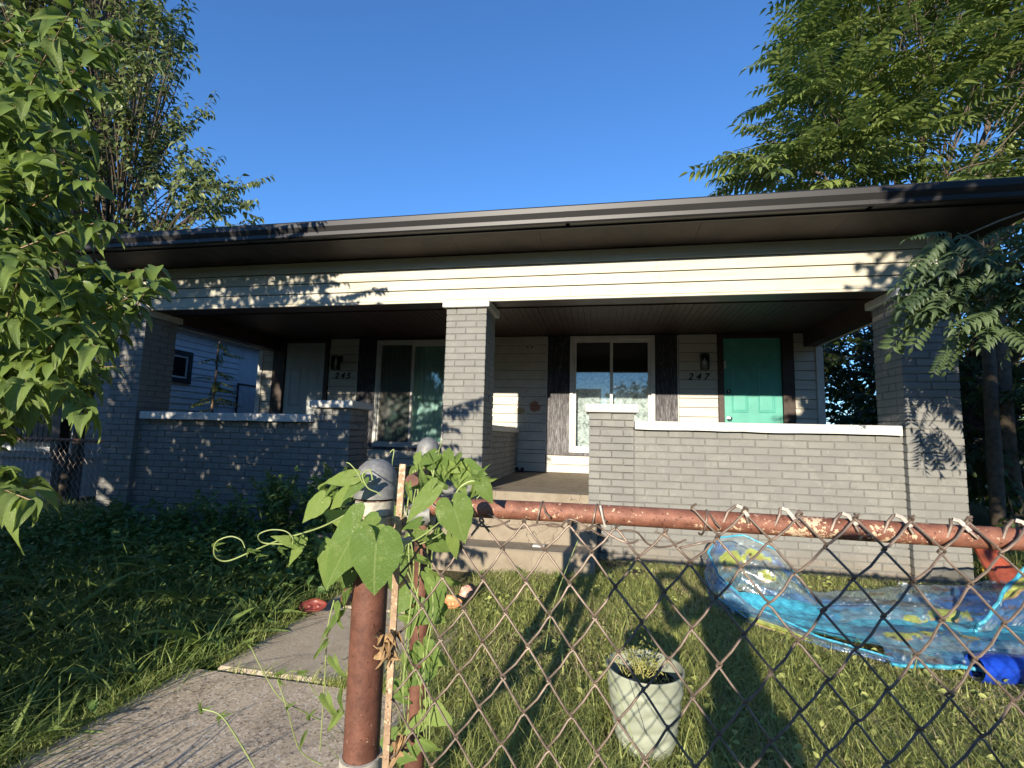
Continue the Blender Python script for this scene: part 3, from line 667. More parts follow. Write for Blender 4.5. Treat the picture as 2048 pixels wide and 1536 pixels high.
# ------------------------------------------------------------------ big leafy shrub at the left edge, beside the camera
LF1 = m_leaf('shrub_leaf', (.07, .12, .025), (.19, .27, .055), (.30, .30, .05), .34, True)
LF1F = m_leaf('shrub_leaf_far', (.055, .095, .02), (.15, .22, .05), None, .3)
def shrub():
    base = np.array([-1.75, -3.25, -.1]); root = empty('leafy_shrub', tuple(base), 'big leaved green shrub reaching in from the left edge in front of the porch', 'shrub')
    tb = MB(); P = []; D = []; N = []
    tips = [(320, 505, 2.0), (250, 520, 2.2), (310, 590, 1.9), (260, 640, 2.2), (130, 150, 1.6), (190, 230, 1.7), (205, 330, 1.75), (250, 700, 1.8), (230, 610, 1.7), (150, 560, 1.6), (180, 640, 1.5), (120, 690, 1.5), (60, 600, 1.4), (200, 740, 2.0), (140, 480, 2.3), (40, 480, 1.5),
            (60, 720, 1.35), (70, 950, 1.15), (20, 900, 1.3),
            (180, 400, 2.3), (120, 340, 2.2), (230, 430, 2.7), (60, 280, 2.0), (100, 200, 2.2), (150, 120, 2.4), (200, 60, 2.7), (60, 80, 2.0), (250, 20, 2.9), (20, 160, 1.8), (200, 330, 2.8), (20, 380, 1.7), (120, 20, 2.4), (170, 250, 2.6)]
    for k in range(13): tips.append((rng.uniform(-260, 210), rng.uniform(420, 660), rng.uniform(1.6, 2.9)))
    for k in range(18): tips.append((rng.uniform(-300, 150), rng.uniform(-100, 380), rng.uniform(2., 3.0)))
    for (u, v, d) in tips:
        tip = at(u, v, d); v0 = at(u-260-150*random.random(), min(v+180+120*random.random(), 1150), d+.25)
        st = base+np.array([random.uniform(-.3, .3), random.uniform(-.3, .3), random.uniform(.5, 1.2)])
        c = curve(v0, tip, .06, 9, .10); lead = curve(st, v0, 0, 5, .1)
        def inside(q, m_=0):
            uu, vv, dd = proj(np.asarray(q)[None]); return uu[0] < np.interp(vv[0], [-400, 0, 380, 450, 560, 640, 690, 800, 860, 900, 1000, 1300], [330, 260, 240, 330, 335, 270, 215, 205, 150, 110, 95, 60])+m_
        pts = np.concatenate([lead[:-1], c]); tb.tube(pts, [.009]*4+list(np.linspace(.0055, .0016, 9)), 5)
        a, b, n = twig_leaves(c, .027*d/1.6+.006, 1, .55, .32, .12, True); P.append(a); D.append(b); N.append(n)
        for q in range(3):
            i = random.randrange(2, 8); s0 = c[i]; e = s0+(c[-1]-c[0])*random.uniform(.2, .45)+rng.normal(0, .09, 3); c2 = curve(s0, e, .05, 5)
            if not inside(e): continue
            tb.tube(c2, [.003, .0026, .002, .0016, .001], 4); a, b, n = twig_leaves(c2, .03, 1, .5, .35, .1, True); P.append(a); D.append(b); N.append(n)
    stems = MB()
    for k in range(7):
        e = base+np.array([random.uniform(-.5, .6), random.uniform(-.4, .3), random.uniform(1., 1.6)]); stems.tube(curve(base+rng.normal(0, .05, 3)*[1, 1, 0], e, 0, 6, .05), list(np.linspace(.022, .01, 6)), 7)
    o = stems.out('stem', BARK, root, True); o.location = -Vector(base)
    o = tb.out('branch', TWIG, root, True); o.location = -Vector(base)
    P = np.concatenate(P); D = np.concatenate(D); N = np.concatenate(N); Ms = frames(D, N)
    u, v, d = proj(P); keep = (d > .75) & (u < np.interp(v+14*np.sin(u*.2), [-400, 0, 380, 450, 560, 640, 690, 800, 860, 900, 1000, 1300], [330, 260, 240, 330, 335, 270, 215, 205, 150, 110, 95, 60])) & ((u < -30) | (v < 1010)); P, Ms = P[keep], Ms[keep]; S = rng.uniform(.65, 1.25, len(P))
    low = P[:, 2] < .02; P, Ms, S = P[~low], Ms[~low], S[~low]
    k = 34000; Q = np.stack([rng.uniform(-4.3, -.72, k), rng.uniform(-4.0, -3.2, k), rng.uniform(.12, 3.95, k)], 1); uu, vv, dd = proj(Q)
    z_ = Q[:, 2]+rng.normal(0, .05, k); lim = np.interp(z_, [0, .8, 1.15, 2.2, 3.2, 4], [-.72, -.75, -1.25, -1.45, -1.7, -1.9])+rng.normal(0, .06, k); dn = np.interp(z_, [.2, 1.9, 2.3, 2.5, 3.15, 3.4, 3.95], [1, 1, .5, .16, .16, .5, .35])
    Q = Q[((uu < -40) | (dd < 0)) & (Q[:, 0] < lim) & (rng.random(k) < dn*.5)]
    DD = rng.normal(0, 1, (len(Q), 3))+[0, 0, -.6]; P = np.concatenate([P, Q]); Ms = np.concatenate([Ms, frames(DD, rng.normal(0, .5, (len(Q), 3))+[0, 0, 1.])]); S = np.concatenate([S, rng.uniform(.9, 1.3, len(Q))])
    tp = [good_leaf(.088*q, .044*w_, .2+.15*w_, .35+.25*w_, False, .10, 8, s) for s, (q, w_) in enumerate(((1, 1), (.8, 1.15), (1.12, .85), (.7, 1.0), (.95, 1.3), (1.05, 1.0)))]
    place_leaves(root, 'leaf', [leaf_mesh('leaf', q, LF1) for q in tp], leaf_tpl(.085, .046, .24, .4, (.18, .42, .72), (.75, 1., .7)), Ms, P, S, LF1F)
shrub()

# ------------------------------------------------------------------ generic tree
def tree(name, loc, label, cat, tips, leafmat, ltpl, lmeshes, lsize, twig_len, step, trunk_r, nsub=4, limit=0, droop=.6, bark=None, hub=None, rest='crown', jit=.35, keep=None, subspread=.35, pair=False, group=None, nh=7):
    loc = np.array(loc, float); root = empty(name, tuple(loc), label, cat, group)
    hub = np.array(hub, float) if hub is not None else loc+np.array([0, 0, 2.2]); bark = bark or BARK
    tr = MB(); n = 8; c = curve(loc, hub, 0, n); c[1:-1] += rng.normal(0, .03, (n-2, 3)); tr.tube(c, list(np.linspace(trunk_r, trunk_r*.62, n)), 10)
    o = tr.out('trunk', bark, root, True); o.location = -Vector(loc)
    lb = MB(); hubs = []
    tips = np.asarray(tips, float)
    kk = min(nh, len(tips)); cen = tips[rng.choice(len(tips), kk, False)]
    for _ in range(5):
        a = np.argmin(((tips[:, None]-cen[None])**2).sum(-1), 1); cen = np.array([tips[a == i].mean(0) if (a == i).any() else cen[i] for i in range(kk)])
    P = []; D = []; N = []
    for i in range(kk):
        mid = hub+(cen[i]-hub)*.72; lc = curve(hub, mid, 0, 8, .12); lc[1:-1] += rng.normal(0, .03, (6, 3)); lb.tube(lc, list(np.linspace(trunk_r*.5, trunk_r*.2, 8)), 7)
        for tip in tips[a == i]:
            j = random.randrange(3, 8); s0 = lc[j]; t0 = tip-(tip-s0)/max(np.linalg.norm(tip-s0), 1e-3)*min(twig_len, np.linalg.norm(tip-s0)*.8)
            bc = curve(s0, t0, 0, 5, .08); tc = curve(t0, tip, .04, 6, .03); full = np.concatenate([bc[:-1], tc])
            lb.tube(full, list(np.linspace(max(trunk_r*.14, .006), .002, len(full))), 5, False)
            a_, b_, n_ = twig_leaves(tc, step, 1, droop, jit, .0, pair); P.append(a_); D.append(b_); N.append(n_)
            for q in range(nsub):
                s1 = tc[random.randrange(0, 5)]; e = s1+(tip-t0)*random.uniform(.25, .6)+rng.normal(0, subspread*twig_len*.5, 3); c2 = curve(s1, e, .03, 4)
                a_, b_, n_ = twig_leaves(c2, step, 1, droop, jit, .1, pair); P.append(a_); D.append(b_); N.append(n_)
                lb.tube(c2, [.003, .0025, .002, .0012], 3, False)
    o = lb.out('limbs', bark, root, True); o.location = -Vector(loc); tag(o, kind='stuff') if False else None
    P = np.concatenate(P); D = np.concatenate(D); N = np.concatenate(N)
    if keep is not None: k = keep(P); P, D, N = P[k], D[k], N[k]
    Ms = frames(D, N); S = rng.uniform(.7, 1.2, len(P))*lsize
    place_leaves(root, 'leaf', lmeshes, ltpl, Ms, P, S, leafmat, limit, rest)
    return root
def inpoly(u, v, poly):
    ins = np.zeros(len(u), bool); n = len(poly)
    for i in range(n):
        x1, y1 = poly[i]; x2, y2 = poly[(i+1) % n]
        c = ((y1 > v) != (y2 > v)) & (u < (x2-x1)*(v-y1)/(y2-y1+1e-9)+x1); ins ^= c
    return ins
def sample_poly(poly, n, d0, d1):
    P = []; lo = np.min(poly, 0); hi = np.max(poly, 0)
    while len(P) < n:
        u = rng.uniform(lo[0], hi[0], 64); v = rng.uniform(lo[1], hi[1], 64); m = inpoly(u, v, poly)
        for a, b in zip(u[m], v[m]): P.append(at(a, b, rng.uniform(d0, d1)))
    return np.array(P[:n])
def not_in_house(P):
    return ~((P[:, 0] > -4.95) & (P[:, 0] < 5.1) & (P[:, 1] > -.75) & (P[:, 2] < 3.2+.3*np.clip(P[:, 1]+.6, 0, 5)))

# left tree, small drooping leaves, rising beside the roof
LF2 = m_leaf('small_tree_leaf', (.06, .09, .03), (.20, .24, .09), (.25, .2, .06), .22, False, .4)
poly = [(-500, 520), (-500, -400), (300, -400), (330, -60), (385, 20), (365, 110), (300, 200), (400, 215), (430, 235), (345, 260), (440, 305), (455, 330), (420, 345), (500, 362), (490, 400), (480, 438), (300, 470), (100, 560)]
tp = np.concatenate([sample_poly(poly, 980, 5.0, 8.2), np.array([at(u, v, 6.2) for u, v in ((385, 30), (420, 215), (446, 305), (505, 358), (495, 405), (520, 445), (380, 110), (350, 60))])]); tp = tp[not_in_house(tp)]
lt = [good_leaf(1., .52, .15, .35, False, .06, 5, s) for s in range(3)]
tree('small_leaved_tree', (-6.1, 1.2, -.05), 'tall tree with small drooping leaves rising left of the roof', 'tree', tp, LF2, leaf_tpl(1, .52, .2, .3), [leaf_mesh('leaf', q, LF2) for q in lt], .090, .6, .034, .08, 5, 290, .8, hub=(-5.8, 1.3, 2.4), keep=not_in_house, nh=26)

# off-frame trees at the pavement whose shade falls on the left of the porch and on the right end
def slab(n, f):
    P = []
    while len(P) < n:
        q = f(); 
        if q is not None: P.append(q)
    return np.array(P)
def left_shade():
    x = random.uniform(-9, -1.6); z = random.uniform(.35, 4.4); lim = np.interp(z, [.3, 1., 2.2, 2.8, 3.0, 4.0, 4.2, 5], [-2.2, -2.2, -2.1, -2.1, -3.3, -3.3, -2.0, -2.2])
    return (x, random.uniform(-6.3, -4.7), z) if x < lim-.12 else None
def kp(P):
    lim = np.interp(P[:, 2], [.2, 1., 2.2, 2.8, 3.0, 4.0, 4.2, 5], [-2.1, -2.1, -2.0, -2.0, -3.2, -3.2, -1.9, -2.1])+rng.normal(0, .06, len(P)); return (P[:, 0] < lim)
tree('mulberry_tree', (-3.1, -5.4, -.15), 'broad low mulberry tree by the pavement, left of the gate posts', 'tree', slab(650, left_shade), LF1F, leaf_tpl(1, .7, .15, .2), [], .115, .6, .05, .14, 4, 0, .5, hub=(-3.1, -5.4, 1.0), keep=kp, nh=12)
def right_shade():
    x = random.uniform(3.2, 9.2); z = random.uniform(1.2, 6.0) if random.random() < .7 else random.uniform(2.9, 4.6)
    if x < np.interp(z, [1.2, 2.6, 3.0, 3.9, 6.5], [4.1, 3.85, 3.2, 3.2, 3.9]): return None
    return (x, random.uniform(-5.8, -4.4), z)
def kpr(P):
    return P[:, 0] > np.interp(P[:, 2], [1.0, 2.6, 3.0, 3.9, 6.5], [4.0, 3.7, 3.1, 3.0, 3.7])+rng.normal(0, .08, len(P))
tree('street_tree', (6.6, -5.2, -.15), 'street tree on the pavement to the right of the chain link fence', 'tree', slab(900, right_shade), LF1F, leaf_tpl(1, .7, .15, .2), [], .125, .6, .052, .15, 4, 0, .5, hub=(6.4, -5.2, 2.2), keep=kpr, nh=12)

# ------------------------------------------------------------------ tree of heaven: pinnate fronds
AL = m_leaf('pinnate_leaf', (.06, .10, .03), (.20, .25, .065), (.5, .38, .05), .3, False, .45)
def frond_tpl(seed, pairs=10, L=.52, detail=False):
    r = np.random.default_rng(seed); parts = []; cur = lambda s: np.array([0, s*L, -.30*L*s*s])
    for i in range(pairs):
        s = .16+.84*i/pairs; ll = .125*(1-.45*abs(s-.45))*r.uniform(.88, 1.1)
        for sg in (-1, 1):
            v, p = leaf_tpl(ll, .040, .2, .35) if detail else leaf_tpl(ll, .040, .2, .35, (.4,), (1.,))
            d = np.array([sg*.92, .38+r.normal(0, .08), -.28+r.normal(0, .12)]); Mx = frames(d[None], np.array([[0, .2, 1.]]))[0]
            parts.append((v@Mx.T+cur(s), p))
    v, p = leaf_tpl(.10, .034, .2, .35); parts.append((v@frames(np.array([[0, 1, -.6]]), np.array([[0, 0, 1.]]))[0].T+cur(1), p))
    # rachis
    mb = MB().tube([cur(s) for s in np.linspace(0, 1, 6)], [.0035, .003, .0026, .002, .0016, .001], 4, False); parts.append((np.array(mb.v), mb.f))
    return concat_tpl(parts)
fr_d = [frond_tpl(s, 10, .52, True) for s in range(5)]; FRM = [mesh('frond', v, p, AL) for v, p in fr_d]; fr_s = frond_tpl(9, 9, .52)
def fronds_at(tips, dirs, per, size):
    P = []; D = []; N = []; S = []
    for tp_, dr in zip(tips, dirs):
        k = per+random.randrange(-1, 3); a0 = random.uniform(0, 6.28)
        for i in range(k):
            a = a0+6.283*i/k*1.0+random.gauss(0, .25); el = random.uniform(-.25, .55)
            d = np.array([math.cos(a)*math.cos(el), math.sin(a)*math.cos(el), math.sin(el)])+dr*.5
            P.append(tp_-dr*random.uniform(0, .14)); D.append(d); N.append([0, 0, 1.]+rng.normal(0, .15, 3)); S.append(size*random.uniform(.7, 1.15))
    return np.array(P), np.array(D), np.array(N), np.array(S)
def heaven_tree():
    loc = np.array([6.2, 3.2, -.05]); root = empty('tree_of_heaven', tuple(loc), 'tall tree with feather-shaped leaves above the right end of the roof', 'tree')
    hub = np.array([6.0, 3.0, 2.8]); tr = MB().tube(curve(loc, hub, 0, 8), list(np.linspace(.15, .10, 8)), 10); o = tr.out('trunk', BARK, root, True); o.location = -Vector(loc)
    poly = [(1400, 370), (1385, 300), (1440, 250), (1500, 215), (1560, 180), (1520, 110), (1560, 50), (1600, -40), (1640, -300), (2500, -300), (2500, 420), (1700, 400)]
    tips = sample_poly(poly, 215, 5.8, 8.4); edge = [(1400, 300, 6.4), (1440, 245, 6.6), (1520, 45, 6.8), (1530, 130, 6.5), (1600, 90, 6.0), (1430, 355, 6.3), (1560, 215, 6.1), (1650, 180, 5.8), (1750, 150, 5.9), (1620, 300, 5.9), (1700, 290, 5.7), (1800, 260, 5.8), (1850, 100, 5.6), (1650, 30, 6.2), (1500, 330, 6.0), (1560, 350, 6.), (1760, 340, 5.9)]
    tips = np.concatenate([tips, [at(*e) for e in edge]]); tips = tips[not_in_house(tips)]
    dirs = tips-hub; dirs /= np.linalg.norm(dirs, axis=1, keepdims=True); lb = MB()
    kk = 11; cen = tips[rng.choice(len(tips), kk, False)]
    for _ in range(6):
        a = np.argmin(((tips[:, None]-cen[None])**2).sum(-1), 1); cen = np.array([tips[a == i].mean(0) if (a == i).any() else cen[i] for i in range(kk)])
    for i in range(kk):
        lc = curve(hub, hub+(cen[i]-hub)*.85, 0, 10, .25); lc[1:] += np.cumsum(rng.normal(0, .03, (9, 3)), 0); lb.tube(lc, list(np.linspace(.055, .012, 10)), 6)
        for t in tips[a == i]:
            uu, vv, _ = proj(t[None])
            if uu[0] < 1500 or (vv[0] < 200 and uu[0] < 1640): t = t+(lc[9]-t)*.25
            j = random.randrange(4, 10); c = curve(lc[j], t, 0, 7, .12); c[1:-1] += rng.normal(0, .02, (5, 3)); lb.tube(c, list(np.linspace(.010, .004, 7)), 4, False); dirs[np.argmin(((tips-t)**2).sum(1))] = (t-lc[j])/np.linalg.norm(t-lc[j])
    o = lb.out('limbs', BARK, root, True); o.location = -Vector(loc)
    P, D, N, S = fronds_at(tips, dirs, 8, 1.42); ok = not_in_house(P)
    u, v, d = proj(P); ok &= inpoly(u, v, [(1470, 500), (1450, 290), (1560, 200), (1600, 60), (1640, -60), (1650, -500), (3000, -500), (3000, 500)])
    tipu = P+D/np.linalg.norm(D, axis=1, keepdims=True)*(S*.5)[:, None]; u, v, d = proj(tipu); ok &= u > np.interp(v, [-300, 0, 60, 140, 200, 260, 300, 500], [1560, 1540, 1500, 1505, 1480, 1405, 1372, 1375])
    place_leaves(root, 'frond', FRM, fr_s, frames(D[ok], N[ok]), P[ok], S[ok], AL, 290, 'crown')
heaven_tree()
AL2 = m_leaf('shade_toned_pinnate_leaf', (.035, .065, .03), (.085, .125, .05), None, .22, False, .5)  # darker copy of the pinnate leaf, the branch's shade put into its colour
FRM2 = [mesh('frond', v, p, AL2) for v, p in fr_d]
def near_branch():
    loc = np.array([5.6, -1.3, -.06]); root = empty('tree_of_heaven', tuple(loc), 'young feather-leaved tree hanging over the right brick pillar', 'tree')
    hub = np.array([5.3, -1.2, 2.7]); o = MB().tube(curve(loc, hub, 0, 8), list(np.linspace(.05, .03, 8)), 8).out('trunk', BARK, root, True); o.location = -Vector(loc)
    spec = [(1880, 500, 3.1), (1955, 505, 3.0), (2010, 520, 2.9), (1925, 560, 3.0), (1985, 590, 2.9), (1905, 610, 3.05), (1870, 560, 3.15), (1960, 640, 3.0), (2040, 560, 2.8), (2050, 640, 2.8), (1850, 600, 3.2), (2080, 730, 2.7), (2060, 480, 3.1)]
    P = []; D = []; N = []; S = []; lb = MB()
    for (u, v, d) in spec:
        t = at(u+30, v-20, d); dr = t-hub; dr /= np.linalg.norm(dr); lb.tube(curve(hub, t, .0, 7, .12), list(np.linspace(.016, .004, 7)), 5)
        for i in range(9):
            a = random.uniform(-1.6, 1.6)+math.atan2(dr[1], dr[0])*.5+math.pi*.62; el = random.uniform(-.75, .15)
            D.append([math.cos(a)*math.cos(el)*.9-.2, -.35+math.sin(a)*.5, math.sin(el)]); P.append(t+rng.normal(0, .05, 3)); N.append([0, -.35, 1.]+rng.normal(0, .15, 3)); S.append(random.uniform(.5, .8))
    for (u0, v0, u1, v1, d) in ((1840, 560, 1790, 690, 3.2), (1900, 690, 1870, 740, 2.95), (1925, 640, 1905, 735, 3.0), (1880, 600, 1830, 680, 3.1)):
        p0, p1 = at(u0, v0, d), at(u1, v1, d); P.append(p0); D.append(p1-p0); N.append([0, -.8, .8]); S.append(np.linalg.norm(p1-p0)/.50)
    o = lb.out('limbs', TWIG, root, True); o.location = -Vector(loc)
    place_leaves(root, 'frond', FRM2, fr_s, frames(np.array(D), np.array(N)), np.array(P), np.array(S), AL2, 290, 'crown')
near_branch()
# dark thicket and trunks to the right of the house
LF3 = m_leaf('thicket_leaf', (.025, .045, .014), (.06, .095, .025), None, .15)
def thk(): return (random.uniform(5.3, 9.5), random.uniform(1.2, 6.5), random.uniform(.1, 4.6))
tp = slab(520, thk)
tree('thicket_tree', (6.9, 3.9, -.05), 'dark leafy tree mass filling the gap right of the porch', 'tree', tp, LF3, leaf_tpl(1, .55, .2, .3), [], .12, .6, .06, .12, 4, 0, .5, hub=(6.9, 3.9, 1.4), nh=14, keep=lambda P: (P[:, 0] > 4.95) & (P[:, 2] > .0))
def thk2(): return (random.uniform(4.9, 14), random.uniform(6.5, 11), random.uniform(.1, 4.5))
tree('thicket_tree', (9., 9., -.05), 'shadowed tree farther back behind the right side of the house', 'tree', slab(420, thk2), LF3, leaf_tpl(1, .55, .2, .3), [], .2, .8, .08, .14, 4, 0, .5, hub=(9, 9, 1.4), nh=14, keep=lambda P: (P[:, 0] > 4.7) & (P[:, 2] > .0))
for i, (x, y, r) in enumerate(((5.75, 1.5, .07), (6.15, 1.9, .10))):
    o = MB().tube(curve((x, y, -.1), (x+.15, y+.2, 4.2), 0, 9)+rng.normal(0, .012, (9, 3)), list(np.linspace(r, r*.7, 9)), 10).out('bare_tree', BARK, None, True)
    tag(o, ('slim bare trunk in the dark gap just right of the pillar', 'thicker bare trunk farther right in the dark gap beside the house')[i], 'tree trunk')
# young sapling by the neighbour's wall, and vine spray above it
def sap():
    loc = np.array([-5.35, 2.9, -.05]); root = empty('sapling', tuple(loc), 'slender sapling between the left pillar opening and the neighbouring white wall', 'tree')
    top = np.array([-5.3, 2.9, 2.75]); c = curve(loc, top, 0, 10)+rng.normal(0, .012, (10, 3)); o = MB().tube(c, list(np.linspace(.03, .012, 10)), 8).out('trunk', TWIG, root, True); o.location = -Vector(loc)
    P = []; D = []; N = []; S = []
    for k in range(34):
        s = random.uniform(.35, 1.0); p = loc+(top-loc)*s; a = random.uniform(0, 6.28); P.append(p); D.append([math.cos(a), math.sin(a), random.uniform(-.3, .3)]); N.append([0, 0, 1.]); S.append(random.uniform(.45, .8))
    place_leaves(root, 'frond', FRM, fr_s, frames(np.array(D), np.array(N)), np.array(P), np.array(S), AL, 290, 'crown')
sap()

# ------------------------------------------------------------------ neighbour's house
def neighbour():
    h = empty('neighbour_house', (-9, 6, 0), 'white sided neighbouring house with a black porch, seen behind the left pillar', 'house')
    GS = simple('grey_white_siding', (.72, .74, .76), .5, 0, .12, 5, .05)
    MB().box(-12, -6.12, 1.42, 12, 0, 3.4).out('wall', GS, h)
    e = .118; z = .58
    while z < 3.3:       # side wall boards facing us
        p = [(-6.119, z+e-.002), (-6.112, z+e-.006), (-6.098, z+.006), (-6.099, z+.001), (-6.119, z)]
        for (a, b) in ((1.20, 4.35), (5.2, 8.0)):
            v = [(x, a, q) for x, q in p]+[(x, b, q) for x, q in p]
            link('siding_board', mesh('siding_board', v, [(i, (i+1) % 5, 5+(i+1) % 5, 5+i) for i in range(5)]+[(4, 3, 2, 1, 0), (5, 6, 7, 8, 9)], GS), h)
        z += e
    z = 1.36
    while z < 2.4:       # lit front wall boards
        board(h, -10.5, -6.32, z, .13, 1.42, SD); z += .13
    MB().box(-6.117, -6.085, 4.38, 5.17, .5, 2.02).out('door', simple('pale_blue_white_door', (.6, .64, .68), .5), h)
    MB().box(-6.117, -6.08, 4.35, 4.38, .5, 2.05).box(-6.117, -6.08, 5.17, 5.20, .5, 2.05).box(-6.117, -6.08, 4.35, 5.20, 2.02, 2.06).out('door_frame', BLK, h)
    f = MB(); Y0, Y1, Z0, Z1 = 2.35, 3.13, 1.90, 2.50; XA = -6.095
    f.box(-6.117, -6.062, Y0, Y1, Z0, Z0+.09).box(-6.117, -6.062, Y0, Y1, Z1-.09, Z1).box(-6.117, -6.062, Y0, Y0+.09, Z0+.09, Z1-.09).box(-6.117, -6.062, Y1-.09, Y1, Z0+.09, Z1-.09)
    w_ = f.out('window', BLK, h)
    f = MB(); Y0 += .09; Y1 -= .09; Z0 += .09; Z1 -= .09
    f.box(-6.117, -6.075, Y0, Y1, Z0, Z0+.035).box(-6.117, -6.075, Y0, Y1, Z1-.035, Z1).box(-6.117, -6.075, Y0, Y0+.035, Z0+.035, Z1-.035).box(-6.117, -6.075, Y1-.035, Y1, Z0+.035, Z1-.035); f.out('sash', WHITE, w_)
    MB().box(-6.117, -6.088, Y0+.03, Y1-.03, Z0+.03, Z1-.03).out('pane', simple('dark_glass', (.01, .012, .015), .08, spec=.8), w_)
    # porch: post, boarded rail, skirt, roof
    MB().box(-6.28, -6.13, 1.05, 1.20, .3, 2.75, .006).out('porch_post', BLK, h); MB().box(-9.9, -9.75, 1.05, 1.20, .3, 2.75, .006).out('porch_post', BLK, h)
    m = MB(); x = -9.72
    while x < -6.3: m.box(x, x+.092, 1.09, 1.115, .82, 1.26, .004); x += .098
    o = m.out('rail_boards', BLK, h); tag(o, kind='stuff')
    MB().box(-9.75, -6.28, 1.07, 1.15, 1.262, 1.31, .004).out('handrail', BLK, h)
    MB().box(-10, -6.125, 1.0, 1.41, .0, .60).out('skirt', simple('grey_skirting', (.22, .22, .23), .7), h)
    MB().box(-10, -6.1, .95, 1.41, .605, .66).out('porch_floor', simple('grey_floor_paint', (.2, .2, .2), .6), h)
    MB().box(-12.3, -5.75, .75, 12.3, 3.0, 3.12).out('eaves', WHITE, h)
    MB().add([(-12.4, .7, 3.13), (-5.7, .7, 3.13), (-5.7, 12.4, 3.13), (-12.4, 12.4, 3.13), (-9, .75, 5.0), (-9, 12.3, 5.0)], [(0, 1, 4), (1, 2, 5, 4), (2, 3, 5), (3, 0, 4, 5), (3, 2, 1, 0)]).out('roof', ASPH, h)
neighbour()

# ------------------------------------------------------------------ chain link fences
def wire_pts(x0, half, z0, z1, hv, y, jx=.0012, ph=0, hv0=None):
    n = int(round((z1-z0)/hv)); P = []
    for i in range(n+1):
        z = z1-i*hv if hv0 is None or i < 3 else z1-2*hv0-(i-2)*hv
        if hv0 is not None and i < 3: z = z1-i*hv0
        s = (i+ph) % 2; x = x0+(half if s else 0)+random.gauss(0, jx)
        cx = .0028 if s else -.0028
        P += [(x-cx*1.4, y-.0035, z+.006), (x+cx*.9, y-.0005 if s else y-.001, z+.0015), (x+cx*.9, y+.0035, z-.0025), (x-cx*1.4, y+.002, z-.007)]
    return P
def fence():
    FY = -3.68; f = empty('chain_link_fence', (1.6, FY, -.12), 'rusty chain link fence with a pipe top rail across the foreground', 'fence')
    # end post
    p = MB().lathe([(.0335, -.35), (.0335, .962)], (1.122, FY, 0), 28).out('post', RUST, f, True)
    MB().lathe([(.0425, .0), (.0425, .022), (.040, .026), (.0405, .03), (.0395, .045), (.034, .060), (.022, .071), (.010, .0755), (0, .0762)], (1.122, FY, .966), 28).out('post_cap', GALV, f, True)
    for zc, h, m_ in ((.947, .014, ALW), (.918, .0145, LATH), (.886, .013, ALW)):
        MB().lathe([(.0345, -h), (.0385, -h+.001), (.0385, h-.001), (.0345, h)], (1.122, FY, zc), 28).out('brace_band', ALW if m_ is ALW else simple('stained_band', (.50, .40, .27), .6, .1, .5, 50), f, True)
    MB().box(1.150, 1.205, FY-.040, FY-.034, .873, .899, .002).out('band_tab', ALW, f)
    MB().tube([(1.190, FY-.052, .884), (1.190, FY+.02, .884)], .0065, 12).out('bolt', ALW, f)
    MB().box(1.150, 1.21, FY-.004, FY+.004, .906, .931, .001).out('band_tab', LATH, f)
    MB().tube([(1.200, FY, .936), (1.245, FY, .940)], [.0215, .0215], 18).out('rail_cup', GALV, f, True)
    MB().box(1.09, 1.16, FY-.045, FY+.02, .452, .468, .002).out('brace_band', ALW, f) if False else None
    MB().lathe([(.0345, -.014), (.0395, -.013), (.0395, .013), (.0345, .014)], (1.122, FY, .474), 28).out('brace_band', ALW, f, True)
    # rail, slightly bent, with rust
    xs = np.linspace(1.235, 5.6, 40); MB().tube([(x, FY, .955+.0015*math.sin(x*5)) for x in xs], .0176, 20).out('top_rail', RUSTR, f, True)
    for px in (3.35, 5.6): MB().lathe([(.024, -.35), (.024, .96), (.026, .962), (.026, .985), (0, .995)], (px, FY+.001, 0), 20).out('post', RUST, f, True)
    # tension bar
    bp = [(1.192, FY-.034, 1.036), (1.190, FY-.036, .94), (1.189, FY-.034, .80), (1.187, FY-.033, .60), (1.186, FY-.03, .30), (1.186, FY-.03, -.05)]
    m = MB()
    for (a, b) in zip(bp, bp[1:]):
        x0, x1 = a[0]-.0062, a[0]+.0062; X0, X1 = b[0]-.0062, b[0]+.0062
        m.add([(x0, a[1]-.002, a[2]), (x1, a[1]-.002, a[2]), (x1, a[1]+.002, a[2]), (x0, a[1]+.002, a[2]), (X0, b[1]-.002, b[2]), (X1, b[1]-.002, b[2]), (X1, b[1]+.002, b[2]), (X0, b[1]+.002, b[2])], [(0, 1, 5, 4), (1, 2, 6, 5), (2, 3, 7, 6), (3, 0, 4, 7), (3, 2, 1, 0), (4, 5, 6, 7)])
    m.out('tension_bar', LATH, f)
    # woven wires
    half = .0409; hv = .0478; Y = FY-.026; k = 0; x = 1.19
    while x < 5.5:
        ph = k % 2; top = .982 if x > 1.76 else .936+.004*math.sin(k*2.1)
        if x < 1.30: top = .955
        top0 = top-hv*ph*0
        zt = top if ph == 0 else top-0
        P = wire_pts(x, half, -.10, .983, .0545, Y+.003*math.sin(k*.9)-.002*math.sin(x*3), ph=(0 if ph else 1), hv0=.0478)
        if x < 1.72: P = P[4:]
        sag = .012*math.sin(x*2.2+.5)*0
        # soft wander so the mesh is not ruler straight
        P = [(a+.0045*math.sin(c*9+x*6)+.003*math.sin(c*23+x*2), b, c+.005*math.sin(x*7+c*4)) for a, b, c in P]
        P2 = []
        for i, q in enumerate(P):       # slight bow in each straight run
            P2.append(q)
            if i % 4 == 3 and i+1 < len(P): r_ = P[i+1]; P2.append(((q[0]+r_[0])/2+.0012, (q[1]+r_[1])/2, (q[2]+r_[2])/2-.0022*random.uniform(.3, 1.4)))
        P = P2
        MB().tube(P, .0021, 6).out('wire', WIRE, f, True); x += half; k += 1
    # twisted barbs lying over the rail
    k = 0; x = 1.19+half*2
